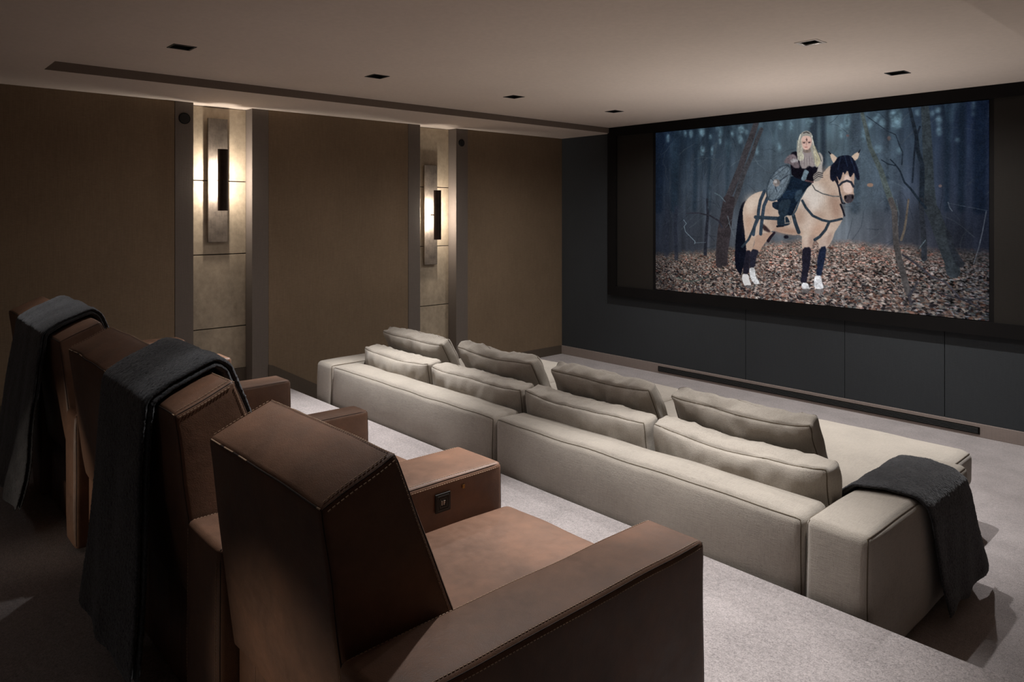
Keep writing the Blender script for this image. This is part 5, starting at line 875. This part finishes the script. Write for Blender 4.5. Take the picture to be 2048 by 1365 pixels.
# ------------------------------------------------------------------ wall lamps
def sconce(y, z, label, power):
    X = LX-0.13
    t = empty('wall_lamp', (X, y, z)); tag(t, label, 'wall lamp', 'tall bronze wall lamps in the niches')
    MB().box(0.020, 0.040, -0.0815, 0.0815, -0.52, 0.52).build('back_plate', M_bronze, t, bevel=0.002, seg=1)
    MB().box(0.0, 0.020, -0.05, 0.05, -0.47, 0.47).build('mounting_box', M_gap, t)
    r = 0.042; b = MB(); n = 20; V = []
    for zz in (-0.255, 0.255):
        for rr in (r, r-0.003):
            for k in range(n+1):
                a = R(-92)+R(184)*k/n; V.append((0.148+rr*math.cos(a), rr*math.sin(a), zz))
    m_ = n+1; F = []
    for k in range(n):
        F += [(k, k+1, 2*m_+k+1, 2*m_+k), (m_+k+1, m_+k, 3*m_+k, 3*m_+k+1), (k+1, k, m_+k, m_+k+1), (2*m_+k, 2*m_+k+1, 3*m_+k+1, 3*m_+k)]
    F += [(0, 2*m_, 3*m_, m_), (n, m_+n, 3*m_+n, 2*m_+n)]
    b.add(V, F); sh = b.build('shade', M_bronze_dark, t, smooth=False)
    MB().tube([(0.04, 0, 0), (0.188, 0, 0)], 0.006, 10).build('bracket', M_bronze_dark, t)
    MB().cyl((0.160, 0, 0), 0.004, 0.30, n=12).build('bulb', m_emit('warm_tube', (1.0, 0.86, 0.70), 3.0), t)
    for dz in (-0.09, 0.0, 0.09):
        d = bpy.data.lights.new('wall_lamp_glow', 'POINT'); d.energy = power; d.color = (1.0, 0.90, 0.79); d.shadow_soft_size = 0.015
        o = bpy.data.objects.new('wall_lamp_glow', d); C.objects.link(o); o.location = (X+0.143, y, z+dz)
sconce(2.262, 1.978, 'tall bronze wall lamp nearer the leather seats, hung high in its stone niche', 7.5)
sconce(4.46, 1.682, 'tall bronze wall lamp nearer the screen, hung lower in the far stone niche', 8.0)
def speaker(y, z, r, label):
    t = empty('wall_speaker', (LX+0.004, y, z)); tag(t, label, 'speaker', 'small round wall speakers')
    MB().cyl((0.003, 0, 0), r, 0.006, 'x', 40).build('rim', M_frame, t)
    MB().cyl((0.007, 0, 0), r*0.86, 0.004, 'x', 40).build('grille', M_can, t)
speaker(1.96, 2.465, 0.045, 'small round black speaker high on the pillar left of the nearer wall lamp')
speaker(4.79, 2.45, 0.038, 'small round black speaker high on the pillar right of the far wall lamp')
# ------------------------------------------------------------------ leather chairs on the platform
ARM_R = [-1.07, -1.88, -2.76, -3.52, -4.31, -5.11]      # right faces of the six arms
ARM_W = [0.19, 0.245, 0.12, 0.17, 0.19, 0.19]
AZ = 0.845                                              # arm top
AY0, AY1 = 0.69, 1.66
def stitch_run(mb, pts, off=(0, 0, 0), L=0.0060, gap=0.0035, r=0.0011):
    P = np.array([tuple(Vector(p)+Vector(off)) for p in pts]); D = np.r_[0, np.cumsum(np.linalg.norm(np.diff(P, axis=0), axis=1))]
    at_ = lambda q: Vector([float(np.interp(q, D, P[:, i])) for i in range(3)])
    q = gap
    while q+L < D[-1]:
        mb.tube([at_(q), at_(q+L)], r, 4); q += L+gap
def arm(parent, i, full=True, seed=0):
    right = ARM_R[i]; AW = ARM_W[i]
    s = Soft((AW, AY1-AY0, AZ-PZ-0.02), 0.018, (0.0, 0.008, 0.007), namp=0.003, nscale=5, seed=seed)
    c = (right-AW/2, (AY0+AY1)/2, PZ+0.02+(AZ-PZ-0.02)/2)
    loc = Vector(c)-parent.location
    o = s.build('armrest', M_leather, parent, 0.045, loc)
    h = s.L/2
    for sg in (-1, 1):
        pts = [(sg*h[0], -h[1]+0.0, -h[2]*0.9), (sg*h[0], -h[1], h[2])]
        P = []
        for q in np.linspace(-h[2]*0.95, h[2], 12): P.append((sg*h[0], -h[1], q))
        for q in np.linspace(-h[1], h[1], 26)[1:]: P.append((sg*h[0], q, h[2]))
        for q in np.linspace(h[2], -h[2]*0.95, 14)[1:]: P.append((sg*h[0], h[1], q))
        Q = [Vector(v) for v in s.map(np.array(P))]
        Q = [q+Vector((sg*0.0008, 0, 0.0008)) for q in Q]
        sm = MB(); sm.tube(Q, 0.0009, 5); sm.build('seam', M_seam, o)
        if full and right > -2.2:
            st = MB(); m_ = s.map(np.array([(sg*(h[0]), y, h[2]-0.001) for y in np.linspace(-h[1], h[1], 40)]))
            top = s.map(np.array([(sg*(h[0]-0.013), y, h[2]) for y in np.linspace(-h[1]+0.01, h[1]-0.01, 40)]))
            sid = s.map(np.array([(sg*h[0], y, h[2]-0.015) for y in np.linspace(-h[1]+0.01, h[1]-0.01, 40)]))
            stitch_run(st, top, (0, 0, 0.0004)); stitch_run(st, sid, (sg*0.0004, 0, 0))
            for yy in (-h[1], h[1]):
                ve = s.map(np.array([(sg*(h[0]-0.013), yy, z) for z in np.linspace(-h[2]+0.03, h[2]-0.02, 24)]))
                stitch_run(st, ve, (0, 0.0004*np.sign(yy), 0))
            st.build('stitching', M_stitch, o)
    return o
def back_soft(W, seed):
    # quad profile in (y,z): rear bottom, rear top, apex, front bottom
    RB, RT, FT, FB = (0.725, 0.585), (0.66, 1.14), (0.828, 1.213), (1.035, 0.70)
    L = (W, 0.22, 0.56)
    def warp(P, q):
        x = P[:, 0]; v = (P[:, 2]/(L[2]/2)+1)/2; w_ = (P[:, 1]/(L[1]/2)+1)/2
        y = (1-v)*((1-w_)*RB[0]+w_*FB[0])+v*((1-w_)*RT[0]+w_*FT[0])
        z = (1-v)*((1-w_)*RB[1]+w_*FB[1])+v*((1-w_)*RT[1]+w_*FT[1])
        return np.stack([x, y, z], 1)
    return Soft(L, 0.014, (0.004, 0.010, 0.008), warp, namp=0.005, nscale=6, seed=seed)
LBL = ['brown leather recliner nearest the viewer, empty, switch panel on its inner arm',
       'brown leather recliner behind the nearest one, charcoal throw over its back',
       'brown leather recliner with bare back in the middle of the row',
       'brown leather recliner fourth from the viewer, throw draped over its left side',
       'brown leather recliner farthest from the viewer, beside the left wall']
for k in range(5):
    xr, xl = ARM_R[k]-ARM_W[k], ARM_R[k+1]                 # seat space between the two arms
    cx = (xr+xl)/2; W = xr-xl
    ch = empty('leather_recliner', (cx, 1.15, PZ)); tag(ch, LBL[k], 'armchair', 'leather recliners in a row')
    # plinth and rear apron
    bs = MB().box(-W/2+0.004, W/2-0.004, -0.38, 0.42, 0.0, 0.22)
    bs.build('base', M_leather, ch, bevel=0.008, seg=2)
    ap = MB(); n = 6
    for j in range(n):
        a = -W/2+0.004+(W-0.008)*j/n; b_ = -W/2+0.004+(W-0.008)*(j+1)/n
        ap.box(a+0.001, b_-0.001, -0.41, -0.382, 0.01, 0.34)
    ap.build('rear_panel', M_leather, ch, bevel=0.004, seg=2)
    ft = MB().box(-W/2+0.006, W/2-0.006, 0.425, 0.47, 0.03, 0.30); ft.build('footrest', M_leather, ch, bevel=0.012, seg=3)
    s = Soft((W-0.022, 0.80, 0.17), 0.04, (0.0, 0.012, 0.014), namp=0.004, nscale=5, seed=3+k)
    o = s.build('seat', M_leather, ch, 0.045, Vector((0, 0.125, 0.375)))
    bk = back_soft(W-0.022, 20+k*3)
    o = bk.build('backrest', M_leather, ch, 0.035); o.location = Vector((0, -1.15, -PZ))
    h = bk.L/2
    for sg in (-1, 1):
        lp = bk.edge_loop(0, sg, 0.02)
        mb = MB(); mb.tube([Vector(p)+Vector((sg*0.001, 0, 0)) for p in lp], 0.0011, 5, closed=True); mb.build('seam', M_seam, o)
    if k < 3:
        for sg in (-1, 1):
            st = MB()
            ys = np.linspace(-h[1]+0.012, h[1]-0.012, 30)
            stitch_run(st, bk.map(np.array([(sg*(h[0]-0.012), y, h[2]) for y in ys])), (0, -0.001, 0.0024), 0.0065, 0.004, 0.0014)
            stitch_run(st, bk.map(np.array([(sg*h[0], y, h[2]-0.012) for y in ys])), (sg*0.0022, 0, 0.0), 0.0065, 0.004, 0.0014)
            zs = np.linspace(-h[2]+0.02, h[2]-0.015, 60)
            stitch_run(st, bk.map(np.array([(sg*h[0], h[1]-0.012, z) for z in zs])), (sg*0.0018, 0, 0))
            st.build('stitching', M_stitch, o)
        st = MB()
        xs = np.linspace(-h[0]+0.012, h[0]-0.012, 60)
        stitch_run(st, bk.map(np.array([(x, h[1], h[2]-0.012) for x in xs])), (0, 0.0016, 0.0008))
        stitch_run(st, bk.map(np.array([(x, h[1]-0.012, h[2]) for x in xs])), (0, -0.0008, 0.0022))
        st.build('stitching', M_stitch, o)
        # the pinched seam along the rear top edge
        sm = MB(); sm.tube(bk.map(np.array([(x, -h[1], h[2]) for x in np.linspace(-h[0]+0.004, h[0]-0.004, 40)])), 0.0022, 6); sm.build('seam', M_seam, o)
        for a, b_ in ((0.03, 0.13), (0.17, 0.26), (0.32, 0.40), (0.97, 0.995)):
            pc = MB(); pc.tube([Vector(v)+Vector((0, -0.0015, 0.0015)) for v in bk.map(np.array([(-h[0]+2*h[0]*t_, -h[1], h[2]) for t_ in np.linspace(a, b_, 10)]))], 0.0018, 6); pc.build('edge_piping', M_stitch, o)
    else:
        sm = MB(); sm.tube(bk.map(np.array([(x, -h[1], h[2]) for x in np.linspace(-h[0]+0.004, h[0]-0.004, 30)])), 0.0022, 6); sm.build('seam', M_seam, o)
    a_ = arm(ch, k+1, True, 40+k)
    if k == 0:
        arm(ch, 0, True, 39)
        # switch panel on the inner face of the left arm
        pn = MB().box(0, 0.004, -0.030, 0.030, -0.030, 0.030).build('switch_panel', M_can, ch, bevel=0.0015, seg=2, loc=Vector((ARM_R[1]+0.003-cx, 1.40-1.15, 0.775-PZ)))
        fr = MB()
        for a in (0.022, 0.014):
            fr.box(0.004, 0.0052, -a, a, a-0.0015, a+0.0015).box(0.004, 0.0052, -a, a, -a-0.0015, -a+0.0015).box(0.004, 0.0052, -a-0.0015, -a+0.0015, -a, a).box(0.004, 0.0052, a-0.0015, a+0.0015, -a, a)
        fr.build('bezel', M_grille, pn)
        ky = MB().box(0.004, 0.006, -0.0075, -0.0045, -0.007, 0.007).box(0.004, 0.006, 0.0005, 0.0035, -0.007, 0.007).box(0.004, 0.006, 0.0035, 0.0075, 0.0035, 0.0065).box(0.004, 0.006, 0.0035, 0.0065, -0.002, 0.001)
        ky.build('symbol', M_trimw, pn)
        MB().box(0, 0.002, -0.005, 0.005, -0.006, 0.006).build('button', M_brass, ch, loc=Vector((ARM_R[1]+0.004-cx, 1.485-1.15, 0.805-PZ)))

# ------------------------------------------------------------------ linen sofa on the lower floor
SX0, SX1 = -5.31, -1.07; SY0 = 2.72
so = empty('modular_sofa', ((SX0+SX1)/2, 3.6, 0)); tag(so, 'long low natural linen sofa with deep chaise seats, below the platform', 'sofa')
def cbox(name, parent, x0, x1, y0, y1, z0, z1, r, B, namp, seed, pipes, step=0.045, wr=0.0, warp=None, wrs=9.0, pr=0.0028):
    s = Soft((x1-x0, y1-y0, z1-z0), r, B, namp=namp, nscale=4, seed=seed, wr=wr, warp=warp, wrs=wrs)
    loc = Vector(((x0+x1)/2, (y0+y1)/2, (z0+z1)/2))-parent.location
    o = s.build(name, M_linen, parent, step, loc)
    mb = MB()
    for a, sg in pipes: mb.tube(s.edge_loop(a, sg, 0.03), pr, 6, closed=True)
    if pipes: mb.build('piping', M_pipe, o, smooth=True)
    return o
cbox('backrest', so, -3.150, -1.325, SY0, 2.95, 0.02, 0.525, 0.035, (0.004, 0.030, 0.014), 0.007, 1, [(1, -1), (1, 1)])
cbox('backrest', so, -5.062, -3.165, SY0, 2.95, 0.02, 0.525, 0.035, (0.004, 0.030, 0.014), 0.007, 2, [(1, -1), (1, 1)])
cbox('armrest', so, -1.315, SX1, SY0-0.005, 3.84, 0.02, 0.53, 0.032, (0.012, 0.010, 0.010), 0.006, 3, [(0, 1), (0, -1)])
cbox('armrest', so, SX0, -5.072, SY0-0.005, 3.88, 0.02, 0.53, 0.032, (0.012, 0.010, 0.010), 0.006, 4, [(0, 1), (0, -1)])
sx = [-1.325, -2.11, -2.98, -3.87, -5.06]
for i in range(4):
    x1_, x0_ = sx[i]-0.003, sx[i+1]+0.003
    wp = None
    if i == 0:
        yc = (2.96+4.50)/2
        def wp(P, q, yc=yc):
            P = P.copy(); t_ = np.clip((P[:, 1]+yc-3.86)/0.10, 0, 1); t_ = t_*t_*(3-2*t_)
            P[:, 0] += 0.10*t_*np.clip((q[:, 0]+1)/2, 0, 1)**3; return P
    cbox('chaise_seat', so, x0_, x1_, 2.96, 4.50, 0.215, 0.415, 0.045, (0.0, 0.03, 0.040), 0.005, 7+i, [(2, 1)], 0.05, warp=wp)
    cbox('seat_base', so, x0_+0.01, x1_-0.01, 2.96, 4.46, 0.02, 0.212, 0.03, (0.0, 0.012, 0.0), 0.003, 17+i, [], 0.06)

def pillow(x0, x1, th, h, y, z, tilt, label, seed, group, wr, sag):
    """box cushion standing on its long side, leaning back"""
    W = x1-x0
    def warp(P, q):
        P = P.copy()
        corner = (np.abs(q[:, 0])**6)
        P[:, 1] *= 1-0.22*corner
        P[:, 2] += -sag*(1-q[:, 0]**2)*np.clip(q[:, 2], 0, 1)**2 + 0.004*np.sin(q[:, 0]*4+seed)*np.clip(q[:, 2], 0, 1)
        P[:, 1] += 0.005*np.sin(q[:, 0]*3+seed*2)
        return P
    s = Soft((W, th, h), 0.024, (0.006, 0.040, 0.012), warp, namp=0.007, nscale=4.2, seed=seed*2.7, wr=wr, wrs=9)
    o = s.build('throw_pillow' if group.startswith('loose') else 'lumbar_cushion', M_linen, None, 0.022)
    mb = MB()
    for sg in (-1, 1): mb.tube(s.edge_loop(1, sg, 0.02), 0.0029, 6, closed=True)
    mb.build('piping', M_pipe, o, smooth=True)
    o.location = ((x0+x1)/2, y, z); o.rotation_euler = (R(tilt), 0, R(random.uniform(-1.5, 1.5)))
    tag(o, label, 'cushion', group)
    return o
LB = ['long low linen back cushion at the sofa end nearest the throw',
      'long low linen back cushion second from the throw covered arm',
      'long low linen back cushion third from the throw, with two puckers in its rear face',
      'long low linen back cushion at the far left end of the sofa']
xb = [(-2.245, -1.33), (-3.185, -2.26), (-4.12, -3.20), (-5.05, -4.14)]
for i, (a, b_) in enumerate(xb):
    pillow(a+0.005, b_-0.005, 0.16, 0.225, 3.045, 0.545, 7, LB[i], 5+i*1.3, 'low cushions along the sofa back', 0.016, 0.020)
UB = ['loose linen scatter cushion nearest the throw, leaning above the low cushions',
      'loose linen scatter cushion second from the throw, darker in shade',
      'loose linen scatter cushion third from the throw, in front of the far wall lamp',
      'loose linen scatter cushion farthest left, beside the far sofa arm']
xu = [(-2.27, -1.50), (-3.15, -2.38), (-4.10, -3.30), (-5.06, -4.24)]
for i, (a, b_) in enumerate(xu):
    pillow(a, b_, 0.115, 0.365, 3.280, 0.612, 27, UB[i], 21+i*1.7, 'loose cushions leaning on the sofa', 0.022, 0.016)

# ------------------------------------------------------------------ wool throws
def resample(P, n):
    P = np.array(P, float); d = np.r_[0, np.cumsum(np.linalg.norm(np.diff(P, axis=0), axis=1))]
    return np.stack([np.interp(np.linspace(0, d[-1], n), d, P[:, i]) for i in range(P.shape[1])], 1)
def smooth(P, it=3):
    P = P.copy()
    for _ in range(it): P[1:-1] = 0.25*P[:-2]+0.5*P[1:-1]+0.25*P[2:]
    return P
def slab(name, S, th, mat, jit=0.0009, parent=None):
    """closed cloth of thickness th around the surface grid S[n,m,3]; rounded long edges"""
    n, m, _ = S.shape
    ds = np.gradient(S, axis=0); dw = np.gradient(S, axis=1); N = np.cross(ds, dw)
    N /= np.maximum(np.linalg.norm(N, axis=2, keepdims=True), 1e-9)
    wv = np.linspace(-1, 1, m); prof = np.sqrt(np.clip(1-np.abs(wv)**14, 0.02, 1))[None, :, None]
    sv = np.linspace(-1, 1, n); prof = prof*np.sqrt(np.clip(1-np.abs(sv)**20, 0.05, 1))[:, None, None]
    A = S+N*th/2*prof; B = S-N*th/2*prof
    r = np.random.default_rng(5)
    A = A+r.normal(0, jit, A.shape); B = B+r.normal(0, jit, B.shape)
    V = np.concatenate([A.reshape(-1, 3), B.reshape(-1, 3)]); o_ = n*m; F = []
    for i in range(n-1):
        for j in range(m-1):
            a = i*m+j; F.append((a, a+m, a+m+1, a+1)); F.append((o_+a, o_+a+1, o_+a+m+1, o_+a+m))
    for i in range(n-1):
        F.append((i*m, o_+i*m, o_+(i+1)*m, (i+1)*m)); F.append((i*m+m-1, (i+1)*m+m-1, o_+(i+1)*m+m-1, o_+i*m+m-1))
    for j in range(m-1):
        F.append((j, j+1, o_+j+1, o_+j)); F.append(((n-1)*m+j, o_+(n-1)*m+j, o_+(n-1)*m+j+1, (n-1)*m+j+1))
    return mesh_obj(name, V, F, mat, parent, True)
def drape(name, path, along, w0, w1, th, n=150, m=60, ripple=0.006, flare=None, skew=None, layers=1, seed=1, label='', cat='blanket', bottomwave=0.0):
    """path: (a,z) polyline across the furniture; along: 'x' or 'y' = direction the width runs in"""
    root = None
    for L_ in range(layers):
        P = smooth(resample(path, n), 6)
        t_ = np.linspace(0, 1, n)
        T = np.gradient(P, axis=0); T /= np.linalg.norm(T, axis=1, keepdims=True)
        Nn = np.stack([-T[:, 1], T[:, 0]], 1)           # left normal
        off = th*1.02*L_
        Q = P+Nn*off
        inset = 0.012*L_
        S = np.zeros((n, m, 3)); wv = np.linspace(0, 1, m)
        for i in range(n):
            f0, f1 = (flare(t_[i]) if flare else (0, 0))
            a0, a1 = w0+f0+inset, w1+f1-inset*0.4
            ww = a0+(a1-a0)*wv
            rip = np.array([mnoise.noise(Vector((x*7, t_[i]*3, seed)))*ripple*(0.3+2.2*abs(t_[i]-0.5)) for x in ww])
            pa = Q[i, 0]+Nn[i, 0]*rip; pz = Q[i, 1]+Nn[i, 1]*rip
            if skew is not None: ww = ww+skew(t_[i], wv)
            if bottomwave: pz = pz+bottomwave*np.array([mnoise.noise(Vector((x*5, 0.3, seed+4))) for x in ww])*np.clip((t_[i]-0.75)*4, 0, 1)
            if along == 'x': S[i, :, 0] = ww; S[i, :, 1] = pa; S[i, :, 2] = pz
            else: S[i, :, 1] = ww; S[i, :, 0] = pa; S[i, :, 2] = pz
        o = slab(name if L_ == 0 else 'upper_fold', S, th, M_wool, parent=root)
        if root is None: root = o
    tag(root, label, cat)
    return root
# throw on the second chair: hangs down the rear, over the top, down the front
g = 0.012
pth = [(0.575, 0.40), (0.60, 0.60), (0.625, 0.85), (0.638, 1.08), (0.645, 1.15), (0.70, 1.185), (0.828, 1.238), (0.858, 1.215), (0.90, 1.11), (0.95, 0.98), (0.985, 0.89)]
drape('wool_throw', pth, 'x', -2.79, -2.27, 0.018, n=330, m=120, ripple=0.012, layers=2, seed=3,
      flare=lambda t: (-0.01*math.sin(t*9), 0.20*max(0, 0.42-t)**1.2*1.4),
      label='charcoal wool throw draped over the back of the second leather recliner')
pth2 = [(0.52, 0.42), (0.56, 0.60), (0.60, 0.85), (0.636, 1.08), (0.645, 1.15), (0.70, 1.185), (0.828, 1.238), (0.858, 1.215), (0.90, 1.11), (0.95, 0.98), (0.985, 0.89)]
drape('wool_throw', pth2, 'x', -4.58, -3.86, 0.016, n=270, m=130, ripple=0.02, layers=2, seed=8,
      flare=lambda t: (-0.02*max(0, 0.5-t)*2, 0.14*max(0, 0.45-t)*2),
      label='charcoal wool throw hanging over the two farthest leather recliners by the wall')
pth3 = [(-1.345, 0.40), (-1.342, 0.47), (-1.335, 0.52), (-1.30, 0.556), (-1.19, 0.566), (-1.08, 0.552), (-1.038, 0.515), (-1.025, 0.45), (-1.02, 0.30), (-1.01, 0.18), (-0.995, 0.06)]
drape('wool_throw', pth3, 'y', 3.06, 3.68, 0.020, n=230, m=150, ripple=0.012, layers=1, seed=12,
      flare=lambda t: (0.30*t if t < 0.5 else 0.15+0.24*(t-0.5), 0.0+0.32*max(0, t-0.45)), bottomwave=0.07,
      label='charcoal wool throw draped over the near right arm of the linen sofa')
